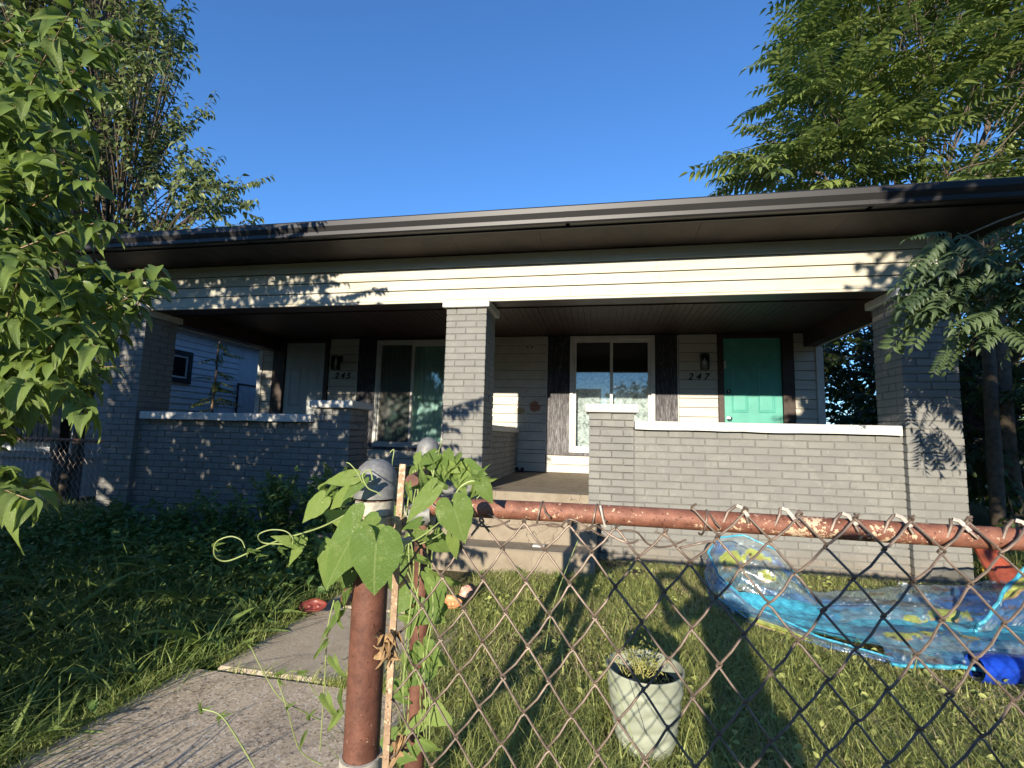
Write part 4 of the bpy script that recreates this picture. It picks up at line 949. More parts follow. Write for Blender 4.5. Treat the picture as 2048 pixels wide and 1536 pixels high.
    peaks = [1.795, 1.877, 1.962, 2.04, 2.129, 2.205]+[2.205+.0818*i for i in range(1, 38)]
    for px in peaks:
        pz = .980+random.uniform(-.003, .003); a = random.uniform(-.006, .006)
        P = [(px-.020, FY-.016, pz-.026), (px-.012, FY-.014, pz-.008), (px-.004+a, FY-.010, pz+.002), (px+.004+a, FY-.008, pz+.003), (px+.010+a, FY-.018, pz-.007), (px+.018, FY-.024, pz-.024)]
        MB().tube(P, .0026, 6).out('barb', WIRE, f, True)
        P = [(px-.002+a, FY-.013, pz+.003), (px+.004+a, FY-.017, pz+.001), (px+.010+a, FY-.022, pz-.008), (px+.0125+a, FY-.026, pz-.013)]
        MB().tube(P, .0034, 6).out('barb_tip', WIREW, f, True)
    # rusty tie wires wrapped under the left stretch of the rail
    for (xa, xb, zz) in ((1.26, 1.40, .945), (1.36, 1.50, .940), (1.47, 1.57, .945), (1.52, 1.63, .935), (1.60, 1.71, .928), (1.66, 1.76, .926), (1.20, 1.31, .962)):
        P = []; n = 16
        for i in range(n+1):
            t = i/n; P.append((xa+(xb-xa)*t+.006*math.sin(t*9), FY-.021-.007*math.sin(t*6.3)**2-.004*random.random(), zz+.010*math.sin(t*7+xa*20)-.012*t))
        MB().tube(P, .0019, 6).out('tie_wire', WIRE, f, True)
    for px in (1.30, 1.455, 1.555, 1.745):
        P = [(px+.008*math.sin(q*.5), FY-.0215*math.cos(q), .955+.0215*math.sin(q)-.002) for q in np.linspace(-1.9, 1.6, 12)]+[(px+.014, FY-.03, .958), (px+.022, FY-.031, .950)]
        MB().tube(P, .0019, 6).out('tie_wire', WIRE, f, True)
    # barbed tails
    for (px, dz) in ((1.575, .022), (1.20, .03)): MB().tube([(px, FY-.028, .94), (px-.004, FY-.030, .955), (px-.009, FY-.031, .955+dz)], .002, 6).out('wire_end', WIREW, f)
fence()
def gate():
    g = empty('fence_gate', (1.0, -3.02, -.1), 'second rusty domed post with a gate pipe, wrapped in vine behind the first', 'gate post')
    x, y = .984, -3.02
    MB().lathe([(.031, -.35), (.031, 1.03)], (x, y, 0), 22).out('post', RUST, g, True)
    MB().lathe([(.040, 0), (.040, .022), (.038, .027), (.0385, .03), (.036, .045), (.028, .058), (.014, .068), (0, .071)], (x, y, 1.012), 24).out('post_cap', GALV, g, True)
    MB().lathe([(.032, -.015), (.0375, -.014), (.0375, .014), (.032, .015)], (x, y, .985), 22).out('brace_band', ALW, g, True)
    P = [(1.0, -3.05, .90), (1.01, -3.08, .95), (1.03, -3.14, .970), (1.06, -3.26, .975), (1.085, -3.40, .972)]
    MB().tube(P, .0175, 14).out('gate_pipe', RUST, g, True)
gate()
def far_fence():
    f = empty('chain_link_fence', (-5.4, .3, 0), 'dark chain link fence between the two houses at the left', 'fence'); Y = .25
    MB().tube([(-8.6, Y, .90), (-4.12, Y, .90)], .02, 10).out('top_rail', RUST, f, True)
    for px in (-8.6, -6.6, -4.2): MB().tube([(px, Y+.02, -.2), (px, Y+.02, .93)], .024, 10).out('post', RUST, f, True)
    for k in range(110):
        P = [( -8.6+k*.0405+(.0405 if (i+k) % 2 else 0), Y-.02, .91-i*.047) for i in range(20)]
        MB().tube(P, .0022, 3).out('wire', WIREW if k % 2 else WIRE, f)
far_fence()

# ------------------------------------------------------------------ morning glory vine on the posts
VL = m_leaf('heart_leaf', (.10, .19, .035), (.25, .35, .08), None, .38, True, .42)
VLS = m_leaf('vine_leaf_far', (.10, .18, .03), (.22, .33, .07), None, .38, False, .45)
VST = simple('vine_stem', (.28, .34, .12), .5, 0, .25, 30)
def vine():
    root = empty('heart_leaved_vine', (1.05, -3.6, -.12), 'twining vine with heart shaped leaves climbing the two rusty posts', 'vine')
    def heart(seed):
        r = np.random.default_rng(seed); TH = np.radians([0, 12, 30, 50, 75, 100, 125, 145, 160, 170, 180]); RR = [1.0, .80, .66, .60, .58, .57, .55, .50, .42, .30, .06]; V = []; UV = []; K = 7; n = 41; ph = r.uniform(0, 6)
        for k in range(K+1):
            for i in range(n):
                th = -math.pi+2*math.pi*i/(n-1); rad = np.interp(abs(th), TH, RR)*(1+.02*math.sin(th*11+ph))*k/K; x = rad*math.sin(th)*.92; y = rad*math.cos(th)
                V.append((x, y, .10*abs(x)-.22*x*x-.16*y*abs(y)+.022*math.sin(th*5+ph)*(k/K)**2+.008*math.sin(x*22)*math.sin(y*19))); UV.append((x, y+.02))
        return np.array(V), [(k*n+i, k*n+i+1, (k+1)*n+i+1, (k+1)*n+i) for k in range(K) for i in range(n-1)], UV
    hl = [heart(s) for s in range(5)]
    HM = [leaf_mesh('leaf', q, VL) for q in hl]; HF = [leaf_mesh('leaf', good_leaf(1., .6, .7, .55, True, .12, 12, s+20), VL) for s in range(3)]
    def L(u0, v0, u1, v1, d0, d1, wr=.95, fold=False, face=(0, -1, .25)):
        p0, p1 = at(u0, v0, d0), at(u1, v1, d1); dd = p1-p0; ln = np.linalg.norm(dd)
        n = np.array(face, float)+rng.normal(0, .08, 3); Mx = frames(dd[None], n[None])[0].copy(); o = bpy.data.objects.new('leaf', random.choice(HF if fold else HM)); col.objects.link(o); o.parent = root
        Mx[:, 0] *= wr; o.matrix_basis = mat4(Mx, p0-np.array(wpos(root)), ln)
        return p0
    big = [(752, 1092, 742, 1198, .80, .79, 1.05), (908, 1018, 930, 1088, .80, .79, 1.0), (712, 1062, 640, 1182, .84, .82, .62), (664, 1108, 648, 1185, .85, .84, .75), (745, 1055, 692, 1085, .82, .80, .8),
           (965, 972, 985, 1008, .84, .83, .8), (860, 985, 808, 1045, .82, .80, .5), (700, 955, 645, 965, .88, .88, .55), (720, 965, 682, 1000, .88, .87, .5), (640, 1005, 600, 1045, .86, .85, .8),
           (690, 1040, 640, 1020, .9, .9, .6), (690, 990, 655, 1020, .95, .95, .7), (590, 1085, 540, 1072, .80, .79, .45), (600, 1090, 572, 1135, .81, .80, .45), (660, 1135, 690, 1170, .9, .9, .7), (835, 1068, 858, 1083, .84, .84, .8),
           (868, 1085, 905, 1105, .88, .88, .7), (905, 1080, 912, 1122, .88, .88, .6), (700, 1150, 682, 1180, .9, .9, .8), (835, 1045, 800, 1060, .86, .86, .5)]
    att = [L(*b) for b in big]
    for _ in range(34):   # bright tuft on the second post
        u, v = random.uniform(828, 935), random.uniform(905, 975); a = random.uniform(.3, 2.8); l = random.uniform(18, 44); L(u, v, u+l*math.cos(a), v+l*math.sin(a)*.8, 1.45, 1.42, random.uniform(.45, .9), random.random() < .4, (random.uniform(-.4, .4), -1, random.uniform(0, .9)))
    for _ in range(34):   # shaded leaves between the posts
        v = random.uniform(990, 1520); u = random.uniform(795, 880)-(v-1000)*.03; a = random.uniform(.2, 2.9); l = random.uniform(26, 60); L(u, v, u+l*math.cos(a), v+l*math.sin(a), 1.38, 1.36, random.uniform(.5, 1), random.random() < .4, (random.uniform(-.5, .5), -1, random.uniform(-.1, .7)))
    for (u, v) in ((668, 1225), (650, 1268), (676, 1200), (640, 1300), (655, 1330), (640, 1405), (672, 1395), (600, 1480), (668, 1440), (690, 1195), (672, 1245)):
        a = random.uniform(1.2, 2.6); l = random.uniform(32, 55); L(u+14, v-14, u+14+l*math.cos(a), v-14+l*math.sin(a), .92, .90, random.uniform(.35, .7), True, (random.uniform(-.5, .2), -1, .4))
    for _ in range(26):   # leaves over the rail start and left of the cap
        u, v = random.choice([(random.uniform(640, 720), random.uniform(940, 1060)), (random.uniform(800, 900), random.uniform(960, 1020)), (random.uniform(930, 975), random.uniform(950, 990))]); a = random.uniform(0, 6.28); l = random.uniform(16, 32)
        L(u, v, u+l*math.cos(a), v+l*math.sin(a), .98, .96, random.uniform(.4, .8), True, (random.uniform(-.5, .5), -1, random.uniform(0, .8)))
    st = MB()
    def T(pix, r0=.0016, r1=.0009):
        P = [np.array(at(*p)) for p in pix]; n = 6*len(P); t = np.linspace(0, len(P)-1, n); Q = []
        for s in t:       # Catmull-Rom
            i = min(int(s), len(P)-2); f = s-i; p0 = P[max(i-1, 0)]; p1 = P[i]; p2 = P[i+1]; p3 = P[min(i+2, len(P)-1)]
            Q.append(.5*((2*p1)+(-p0+p2)*f+(2*p0-5*p1+4*p2-p3)*f*f+(-p0+3*p1-3*p2+p3)*f**3))
        st.tube(Q, list(np.linspace(r0, r1, n)), 6)
    T([(690, 1030, .86), (640, 1055, .84), (560, 1080, .82), (510, 1100, .8), (455, 1122, .8), (430, 1112, .79), (432, 1085, .78), (460, 1073, .78), (482, 1080, .78), (490, 1096, .78)], .0015, .0009)
    T([(600, 1090, .81), (560, 1088, .8), (525, 1085, .8), (517, 1070, .79), (540, 1060, .79), (570, 1062, .79), (585, 1075, .79), (585, 1088, .79)], .0012, .0008)
    T([(790, 1085, .82), (830, 1080, .83), (870, 1052, .84), (905, 1020, .82)], .0014, .001); T([(815, 1090, .83), (800, 1130, .86), (780, 1080, .86), (752, 1092, .8)], .0014, .001)
    T([(830, 1092, .85), (870, 1075, .86), (910, 1050, .88), (940, 1040, .88)], .0012, .0009); T([(905, 1002, .86), (920, 975, .85), (945, 962, .85), (968, 972, .84)], .002, .0012); T([(968, 975, .85), (960, 990, .85), (950, 1000, .85)], .001)
    T([(725, 965, .84), (715, 945, .84), (700, 928, .86), (692, 925, .86)], .0012, .0009); T([(745, 960, .79), (740, 940, .79), (725, 950, .79), (735, 975, .78), (755, 985, .78), (762, 992, .78)], .0014, .0008)
    T([(780, 905, 1.1), (788, 900, 1.1), (785, 925, 1.1), (790, 935, 1.15), (830, 930, 1.3)], .0014); T([(870, 905, 1.45), (878, 900, 1.45), (884, 880, 1.45), (872, 930, 1.45), (860, 1000, 1.42)], .0016)
    T([(640, 1440, .95), (600, 1420, .92), (560, 1395, .9), (530, 1350, .9), (500, 1290, .9), (497, 1282, .9)], .0013, .0009); T([(645, 1530, .95), (600, 1500, .93), (575, 1420, .9), (555, 1360, .9)], .0013); T([(510, 1536, .85), (470, 1470, .84), (440, 1430, .84), (405, 1418, .84)], .0014, .001)
    T([(560, 1350, .9), (600, 1345, .92), (640, 1400, .95), (672, 1440, .95)], .001); T([(668, 1200, .93), (655, 1260, .93), (650, 1350, .94), (640, 1500, .95)], .0014)
    for _ in range(6):
        u = random.uniform(800, 862); P = [(u+random.uniform(-18, 18), v, random.uniform(1.30, 1.42)) for v in range(940, 1540, 90)]; T(P, .0022, .0016)
    T([(1160, 1070, 1.5), (1110, 1200, 1.5), (1090, 1300, 1.5)], .0014); T([(1285, 1536, 1.5), (1240, 1400, 1.5), (1200, 1300, 1.5)], .0014)
    o = st.out('stem', VST, root, True); o.location = -wpos(root)
    # young curled leaflets along the tendrils
    for (u, v) in ((430, 1090), (585, 1080), (500, 1100), (520, 1110), (560, 1095), (695, 935), (497, 1285), (555, 1350), (575, 1415), (620, 1435), (405, 1420), (440, 1435), (560, 1360), (600, 1345)):
        for _ in range(3): a = random.uniform(0, 6.28); l = random.uniform(7, 15); L(u, v, u+l*math.cos(a), v+l*math.sin(a), .80 if v < 1150 else .9, .79 if v < 1150 else .89, .5, True)
    # dry curled leaves
    DRY = simple('dry_leaf', (.30, .19, .09), .8, 0, .4, 60); dm = [leaf_mesh('dry_leaf', good_leaf(1, .5, 1.2, .9, False, .3, 8, s), DRY) for s in range(3)]
    for (u, v) in ((772, 1270), (780, 1285), (790, 1262), (800, 1470), (790, 1490), (806, 1480), (768, 1300)):
        for _ in range(3):
            dd = rng.normal(0, 1, 3); dd[2] = -abs(dd[2])-.6; o = bpy.data.objects.new('dry_leaf', random.choice(dm)); col.objects.link(o); o.parent = root
            o.matrix_basis = mat4(frames(dd[None], rng.normal(0, 1, (1, 3)))[0], at(u+random.uniform(-8, 8), v, .88)-np.array(wpos(root)), random.uniform(.02, .04))
vine()

# ------------------------------------------------------------------ grass
GR = m_leaf('grass_blade', (.15, .19, .05), (.42, .45, .15), (.58, .5, .26), .3, False, .5, .3)
def blades(name, P, Hh, Wd, lean, mat):
    N = len(P); n = 4; t = np.linspace(0, 1, n+1)[None, :, None]; az = rng.uniform(0, 2*np.pi, N); dr = np.stack([np.cos(az), np.sin(az), 0*az], 1)[:, None, :]; sd = np.stack([-np.sin(az), np.cos(az), 0*az], 1)[:, None, :]
    ln = (lean*rng.uniform(.3, 1.5, N))[:, None, None]; h = Hh[:, None, None]
    C = P[:, None, :]+dr*ln*h*t**1.8+np.array([0, 0, 1.])*h*(t*(1-.28*ln*t))
    tw = rng.normal(0, .4, N)[:, None, None]; w_ = Wd[:, None, None]*(1-t**1.6)*.5; s2 = sd*np.cos(tw)+dr*np.sin(tw)
    Lf = (C-s2*w_)[:, :-1]; Rt = (C+s2*w_)[:, :-1]; tip = C[:, -1:]; V = np.concatenate([Lf, Rt, tip], 1)
    P_ = [(i, n+i, n+i+1, i+1) for i in range(n-1)]+[(n-1, 2*n-1, 2*n)]; flat = np.concatenate([np.array(p) for p in P_]); nv = 2*n+1
    idx = (flat[None]+np.arange(N)[:, None]*nv).ravel(); tint = np.repeat(rng.random(N), nv)
    o = link(name, np_mesh(name, V.reshape(-1, 3), idx, np.tile([4]*(n-1)+[3], N), mat, False, tint)); return tag(o, kind='stuff')
def scatter(n, x0, x1, y0, y1, dens=1.0, clump=True):
    x = rng.uniform(x0, x1, n); y = rng.uniform(y0, y1, n)
    d = np.hypot(x-CAM[0], y-CAM[1]); k = rng.random(n) < np.clip((2.6/np.maximum(d, 1.0))**1.1, 0, 1)*dens
    x, y = x[k], y[k]
    if clump:
        c = (np.sin(x*11+np.sin(y*9)*2)+np.sin(y*13+np.sin(x*7)*2)+np.sin(x*31+y*23)*.6)/2.6; k = rng.random(len(x)) < .45+.55*(c > -.35); x, y = x[k], y[k]
    return x, y
def bad(x, y):
    w_ = (x > -.27+.05*np.sin(y*9)) & (x < .56+.08*np.sin(y*5)+.05*np.sin(y*17)) & (y > -2.42) & (y < -.58)
    s = (x > -.36+.06*np.sin(y*9)) & (x < .68+.06*np.sin(y*14)) & (y <= -2.42)
    st = (x > -1.02) & (x < 1.54) & (y > -.62); h = (y > .0) & (x > -4.08) & (x < 4.51)
    pot = (x-1.745)**2+(y+2.47)**2 < .13**2
    pool = (((x-3.3)/.92)**2+((y+.98)/.52)**2) < 1
    return w_ | s | st | h | pot | pool
x, y = scatter(330000, .55, 5.6, -3.66, .05); k = ~bad(x, y); x, y = x[k], y[k]
Hh = rng.gamma(5, .0115, len(x))*(1+.35*np.sin(x*3.1+1)*np.sin(y*2.7)); near = np.hypot(x-CAM[0], y-CAM[1]); Hh *= np.interp(near, [1, 2.4, 4], [1.55, 1.1, .85])
blades('grass', np.stack([x, y, gz(x, y)-.004], 1), Hh, rng.uniform(.0028, .0062, len(x)), np.full(len(x), 1.15), GR)
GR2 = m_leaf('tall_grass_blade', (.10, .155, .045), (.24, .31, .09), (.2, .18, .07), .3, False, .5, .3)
x, y = scatter(120000, -4.6, .2, -3.5, .05); k = ~bad(x, y); x, y = x[k], y[k]; Hh = rng.gamma(5, .020, len(x))*(1+.3*np.sin(x*2.1)*np.sin(y*3.3)); Hh *= np.interp(x, [-1, -.25], [1.0, .7])
blades('tall_grass', np.stack([x, y, gz(x, y)-.004], 1), Hh, rng.uniform(.0045, .011, len(x)), np.full(len(x), .9), GR2)
x = rng.uniform(-9, -4, 16000); y = rng.uniform(-1.5, 1.0, 16000); blades('far_grass', np.stack([x, y, gz(x, y)], 1), rng.gamma(5, .02, len(x)), rng.uniform(.005, .011, len(x)), np.full(len(x), .8), GR)
x = rng.uniform(4.5, 7.5, 16000); y = rng.uniform(-1, 2.5, 16000); blades('far_grass', np.stack([x, y, gz(x, y)], 1), rng.gamma(5, .018, len(x)), rng.uniform(.005, .011, len(x)), np.full(len(x), .8), GR)
k = 9000; x = rng.uniform(.6, 4.6, k); y = rng.uniform(-3.6, -.1, k); q = (rng.random(k) < .25+.75*(np.sin(x*5+1)*np.sin(y*6) > .1)) & ~bad(x, y); x, y = x[q], y[q]; D = rng.normal(0, 1, (len(x), 3)); D[:, 2] = np.abs(D[:, 2])*.4
o = link('clover', merge('clover', leaf_tpl(1, .6, .2, .3), frames(D, np.array([[0, -.3, 1.]])+rng.normal(0, .4, (len(x), 3))), np.stack([x, y, gz(x, y)+rng.uniform(.01, .06, len(x))], 1), rng.uniform(.015, .04, len(x)), GR)); tag(o, kind='stuff')
x = rng.uniform(-2.0, -.32, 1500); y = rng.uniform(-3.5, -1.6, 1500); q = ~bad(x, y); x, y = x[q], y[q]; blades('long_grass', np.stack([x, y, gz(x, y)-.004], 1), rng.uniform(.18, .36, len(x)), rng.uniform(.008, .016, len(x)), np.full(len(x), 1.2), GR2)
x = rng.uniform(.7, 4.2, 420); y = rng.uniform(-3.6, -.4, 420); q = ~bad(x, y); x, y = x[q], y[q]; blades('long_grass', np.stack([x, y, gz(x, y)-.004], 1), rng.uniform(.10, .24, len(x)), rng.uniform(.005, .010, len(x)), np.full(len(x), 1.2), GR)
k = 26000; x = rng.uniform(.6, 4.8, k); y = rng.uniform(-3.6, -.05, k); q = ~bad(x, y) & (np.sin(x*3.3+2)*np.sin(y*4.1+x) > -.35); x, y = x[q], y[q]
TH_ = m_leaf('dry_thatch', (.30, .24, .12), (.55, .47, .27), None, .2); blades('thatch', np.stack([x, y, gz(x, y)+rng.uniform(0, .015, len(x))], 1), rng.uniform(.03, .075, len(x)), rng.uniform(.003, .006, len(x)), np.full(len(x), 1.9), TH_)
x = rng.uniform(1.45, 2.1, 420); y = rng.uniform(-2.95, -2.64, 420); blades('long_grass', np.stack([x, y, gz(x, y)-.004], 1), rng.uniform(.07, .17, len(x)), rng.uniform(.004, .008, len(x)), np.full(len(x), 1.3), GR)
x = rng.uniform(-.75, .22, 260); y = rng.uniform(-4.2, -3.55, 260); blades('kerb_grass', np.stack([x, y, gz(x, y)+.04], 1), rng.uniform(.16, .42, len(x)), rng.uniform(.008, .016, len(x)), np.full(len(x), .8), GR2)
# tufts in the joint and along the walk
x = np.concatenate([rng.normal(.55, .12, 1100), rng.uniform(-.2, .7, 160), rng.normal(.62, .07, 2500), rng.normal(-.28, .022, 1500), rng.normal(-.42, .03, 900), rng.uniform(-.25, .7, 90)]); y = np.concatenate([rng.normal(-2.43, .012, 1100), rng.normal(-2.428, .01, 160), rng.uniform(-2.4, -.65, 2500), rng.uniform(-2.4, -.65, 1500), rng.uniform(-3.6, -2.45, 900), rng.normal(-1.54, .006, 90)])
blades('joint_grass', np.stack([x, y, np.full(len(x), -.075)], 1), rng.gamma(4, .012, len(x)), rng.uniform(.002, .005, len(x)), np.full(len(x), .9), GR)

# broad-leaved weeds
WD = m_leaf('broad_weed_leaf', (.11, .17, .045), (.25, .35, .09), None, .3, True, .4)
wl = [leaf_mesh('leaf', good_leaf(1, .24, .35, .55, False, .08, 8, s), WD) for s in range(4)]
def rosette(x, y, r, n, label, group=None):
    z = float(gz(x, y)); root = empty('broadleaf_weed', (x, y, z), label, 'weed', group)
    for i in range(n):
        a = 6.283*i/n+random.gauss(0, .25); el = random.uniform(.35, 1.15); d = np.array([[math.cos(a)*math.cos(el), math.sin(a)*math.cos(el), math.sin(el)]]); nn = np.array([[-math.cos(a)*math.sin(el), -math.sin(a)*math.sin(el), math.cos(el)]])
        o = bpy.data.objects.new('leaf', random.choice(wl)); col.objects.link(o); o.parent = root; o.matrix_basis = mat4(frames(d, nn)[0], np.array([0, 0, 0.]), r*random.uniform(.7, 1.15))
for (x, y, r, n, lb) in ((-.62, -2.50, .26, 16, 'large strap leaved weed at the edge of the walk, catching light'), (-.38, -2.18, .18, 13, 'strap leaved weed overhanging the joint between the two walk slabs'), (-.95, -2.62, .24, 14, 'broad weed in deep shade left of the largest weed'),
                      (-.36, -1.75, .15, 11, 'small broadleaf weed beside the shaded hollow mask'), (-1.3, -2.15, .2, 12, 'broad weed far left in the shaded long grass'),
                      (.60, -.72, .11, 12, 'bright weed against the left corner of the lowest step'), (.95, -.70, .12, 14, 'bright strap leaved weed in front of the lowest step, centre'), (1.25, -.74, .12, 12, 'bright weed in front of the lowest step, nearer its right end'), (.75, -.95, .10, 11, 'low bright weed where the walk meets the grass'), (1.08, -.98, .10, 12, 'low bright weed an arm length before the steps'),
                      (1.2, -3.2, .16, 12, 'broad weed at the foot of the mesh, by the second post'), (1.42, -3.05, .14, 12, 'broad weed behind the mesh left of the pot'), (1.95, -3.1, .13, 10, 'broad weed behind the mesh right of the pot'), (1.3, -2.75, .12, 11, 'leafy weed in the lit grass left of the pot'), (1.62, -3.2, .13, 11, 'broad weed directly in front of the pot')):
    rosette(x, y, r, n, lb)
KW = 0
for row_, (yy, where) in enumerate(((-2.95, 'at the near left corner of the yard'), (-2.60, 'level with the joint in the walk'), (-2.25, 'beside the nearer concrete slab'), (-1.85, 'beside the middle of the slab'), (-1.45, 'level with the dark red shell'), (-1.05, 'in the far part of the yard'))):
    for c_, side in enumerate(('nearest the walk', 'second from the walk', 'third from the walk', 'farthest from the walk')):
        x = -.62-.52*c_+random.uniform(-.12, .12); y = yy+random.uniform(-.1, .1)
        rosette(x, y, random.uniform(.24, .38), random.randrange(9, 14), 'shaded broad leaved weed '+where+', '+side, 'broad leaved weeds in the shaded long grass')
WB = m_leaf('bushy_weed_leaf', (.10, .18, .055), (.21, .32, .10), None, .28)
def bushy(x, y, h, r, n, label):
    z = float(gz(x, y)); root = empty('bushy_weed', (x, y, z), label, 'weed', 'bushy weeds along the left porch wall'); P = []; D = []; N = []; st = MB()
    for i in range(n):
        e = np.array([x+random.gauss(0, r*.5), y+random.gauss(0, r*.35), z+h*random.uniform(.55, 1.05)]); c = curve((x+random.gauss(0, .05), y+random.gauss(0, .04), z), e, 0, 7); st.tube(c, list(np.linspace(.004, .0015, 7)), 4, False)
        a, b, nn = twig_leaves(c, .028, 1, .25, .4, .2, True); P.append(a); D.append(b); N.append(nn)
    o = st.out('stem', VST, root); o.location = -wpos(root); P = np.concatenate(P); Ms = frames(np.concatenate(D), np.concatenate(N))
    place_leaves(root, 'leaf', [leaf_mesh('leaf', good_leaf(1, .5, .2, .3, False, .08, 5, s), WB) for s in range(2)], leaf_tpl(1, .5, .2, .3), Ms, P, rng.uniform(.045, .085, len(P)), WB, 60)
for a in ((-2.05, -.38, .50, .28, 20, 'bushy weed under the left half of the shaded porch wall'), (-1.45, -.42, .72, .30, 30, 'tallest bushy weed by the pier of the left porch wall'), (-.95, -.45, .78, .26, 26, 'tall bushy weed hiding the left porch steps'), (-2.7, -.35, .38, .3, 18, 'low weed clump along the shaded porch wall'), (-3.4, -.35, .34, .3, 18, 'low weed clump by the foot of the left pillar'), (-.5, -.5, .55, .25, 20, 'bushy weed just left of the middle pillar')): bushy(*a)
FN = m_leaf('ferny_leaf', (.08, .15, .04), (.17, .28, .08), None, .25)
P = []; 
x = rng.uniform(-4.3, -.35, 9000); y = -rng.gamma(2.2, .42, 9000)-.1; k = (y > -3.0) & ~bad(x, y); x, y = x[k], y[k]
zz = gz(x, y)+rng.uniform(.03, .26, len(x))*np.interp(y, [-2, -.3], [.5, 1.]); D = rng.normal(0, 1, (len(x), 3)); D[:, 2] = D[:, 2]*.3; N = np.array([[0, 0, 1.]])+rng.normal(0, .3, (len(x), 3))
o = link('undergrowth', merge('undergrowth', leaf_tpl(1, .55, .2, .3), frames(D, N), np.stack([x, y, zz], 1), rng.uniform(.03, .075, len(x)), FN)); tag(o, kind='stuff')

# ------------------------------------------------------------------ pot
def pot():
    c = (1.745, -2.47, -.115); p = empty('plant_pot', c, 'pale sage green round plant pot with a drying sprout, behind the fence', 'plant pot')
    n = 64; prof = [(.09, .0), (.105, .0)]+[(.108+.043*t**.8, .006+.27*t) for t in np.linspace(0, 1, 40)]+[(.1525, .285), (.154, .292), (.1525, .297), (.148, .297), (.145, .285), (.13, .16), (.0, .155)]
    v = []; f = []
    for i, (r, z) in enumerate(prof):
        for k in range(n):
            a = 6.283*k/n; rr = r
            if 3 < i < 36: rr += .0065*(abs(math.sin(z*62+.9*math.sin(a*3+z*14)+.4*math.sin(a*7-z*22)))-.5)
            v.append((c[0]+rr*math.cos(a), c[1]+rr*math.sin(a), c[2]+z))
    for i in range(len(prof)-1):
        for k in range(n): f.append((i*n+k, i*n+(k+1) % n, (i+1)*n+(k+1) % n, (i+1)*n+k))
    MB().add(v, f).out('body', POTM, p, True)
    v = []; f = []; m_ = 24
    for i in range(7):
        for k in range(m_):
            r = .138*i/6; a = 6.283*k/m_; v.append((c[0]+r*math.cos(a), c[1]+r*math.sin(a), c[2]+.222+.014*math.sin(a*2+r*40)+random.uniform(-.008, .008)))
    for i in range(6):
        for k in range(m_): f.append((i*m_+k, i*m_+(k+1) % m_, (i+1)*m_+(k+1) % m_, (i+1)*m_+k))
    MB().add(v, f).out('soil', PSOIL, p)
    s = MB(); 
    for _ in range(46):
        a = random.uniform(0, 6.28); r = random.uniform(0, .09); b = np.array([c[0]-.01+r*math.cos(a), c[1]+.0+r*math.sin(a), c[2]+.22]); e = b+np.array([random.gauss(0, .045), random.gauss(0, .04), random.uniform(.05, .15)])
        s.tube(curve(b, e, .01, 5, .01), [.0016, .0014, .0011, .0009, .0005], 4, False)
    s.out('sprout', simple('drying_stalk', (.42, .40, .12), .6, 0, .35, 40), p)
    k = 260; P = np.array([c[0]-.01, c[1], c[2]+.31])+rng.normal(0, 1, (k, 3))*[.05, .045, .035]; D = rng.normal(0, 1, (k, 3)); o = link('foliage', merge('foliage', leaf_tpl(1, .3, .2, .3), frames(D, rng.normal(0, 1, (k, 3))+[0, 0, 1]), P, rng.uniform(.012, .028, k), m_leaf('sprout_leaf', (.22, .26, .06), (.4, .38, .12), None, .3)), p); o.location = -wpos(p); tag(o, kind='stuff')
    MB().tube([(c[0]-.08, c[1]-.02, c[2]+.238), (c[0]-.03, c[1]-.01, c[2]+.242)], [.008, .005], 8).out('tag', simple('pale_plastic_tag', (.6, .45, .42), .4), p)
pot()

# ------------------------------------------------------------------ collapsed paddling pool
INK = m_print('printed_clear_vinyl'); AQ = simple('turquoise_vinyl', (.06, .36, .50), .35, 0, .3, 9, .6, 14, spec=.5, bdist=.03); DB = simple('dark_blue_vinyl', (.01, .05, .42), .22, 0, .3, 7, .4, 18, spec=.6, bdist=.02)
def sheet(name, fn, nu, nv, parent, ink=None, mat=None):
    V = []; C = []
    for j in range(nv+1):
        for i in range(nu+1):
            u, v = i/nu, j/nv; V.append(fn(u, v)); C.append(ink(u, v) if ink else (0, 0, 0, 0))
    Fc = [(j*(nu+1)+i, j*(nu+1)+i+1, (j+1)*(nu+1)+i+1, (j+1)*(nu+1)+i) for j in range(nv) for i in range(nu)]
    me = mesh(name, V, Fc, mat or INK, True)
    if ink:
        a = me.color_attributes.new('ink', 'FLOAT_COLOR', 'POINT'); a.data.foreach_set('color', np.array(C, np.float32).ravel())
    return link(name, me, parent)
def vn(x, y, s=0): return (math.sin(x*3.1+s)+math.sin(y*4.3+s*2+x)+math.sin((x+y)*7.7+s*3)*.5+math.sin(x*13-y*11+s)*.25)/2.75
def inkf(seed, fish, blue=.5, sc_=6):
    def f(u, v):
        n = vn(u*sc_*.8, v*sc_*.5, seed); m = vn(u*sc_*2.6+3, v*sc_*2.2, seed+4); a = 0.26; c = (.34, .44, .50)
        if n > .30: c = (.05, .14, .40); a = .62*blue
        elif n > -.05: c = (.12, .28, .50); a = (n+.05)/.35*.4*blue+.2
        q = abs(vn(u*sc_*7, v*sc_*6, seed+9)); 
        if q < .035 and m > .1: c = (.6, .7, .75); a = .6
        if m < -.62: c = (.14, .10, .09); a = .45
        for (fu, fv, ru, rv) in fish:
            x, y = (u-fu)/ru, (v-fv)/rv; e = x*x+y*y; tail = (1.0 < x < 1.6) and abs(y) < (x-.85)*.9
            if e < 1 or tail:
                c = (.33, .37, .08); a = .85
                if y < -.35 and e > .45: c = (.42, .28, .13)
                if (x+.45)**2+(y+.25)**2 < .045: c = (.01, .01, .02)
        return (*c, a)
    return f
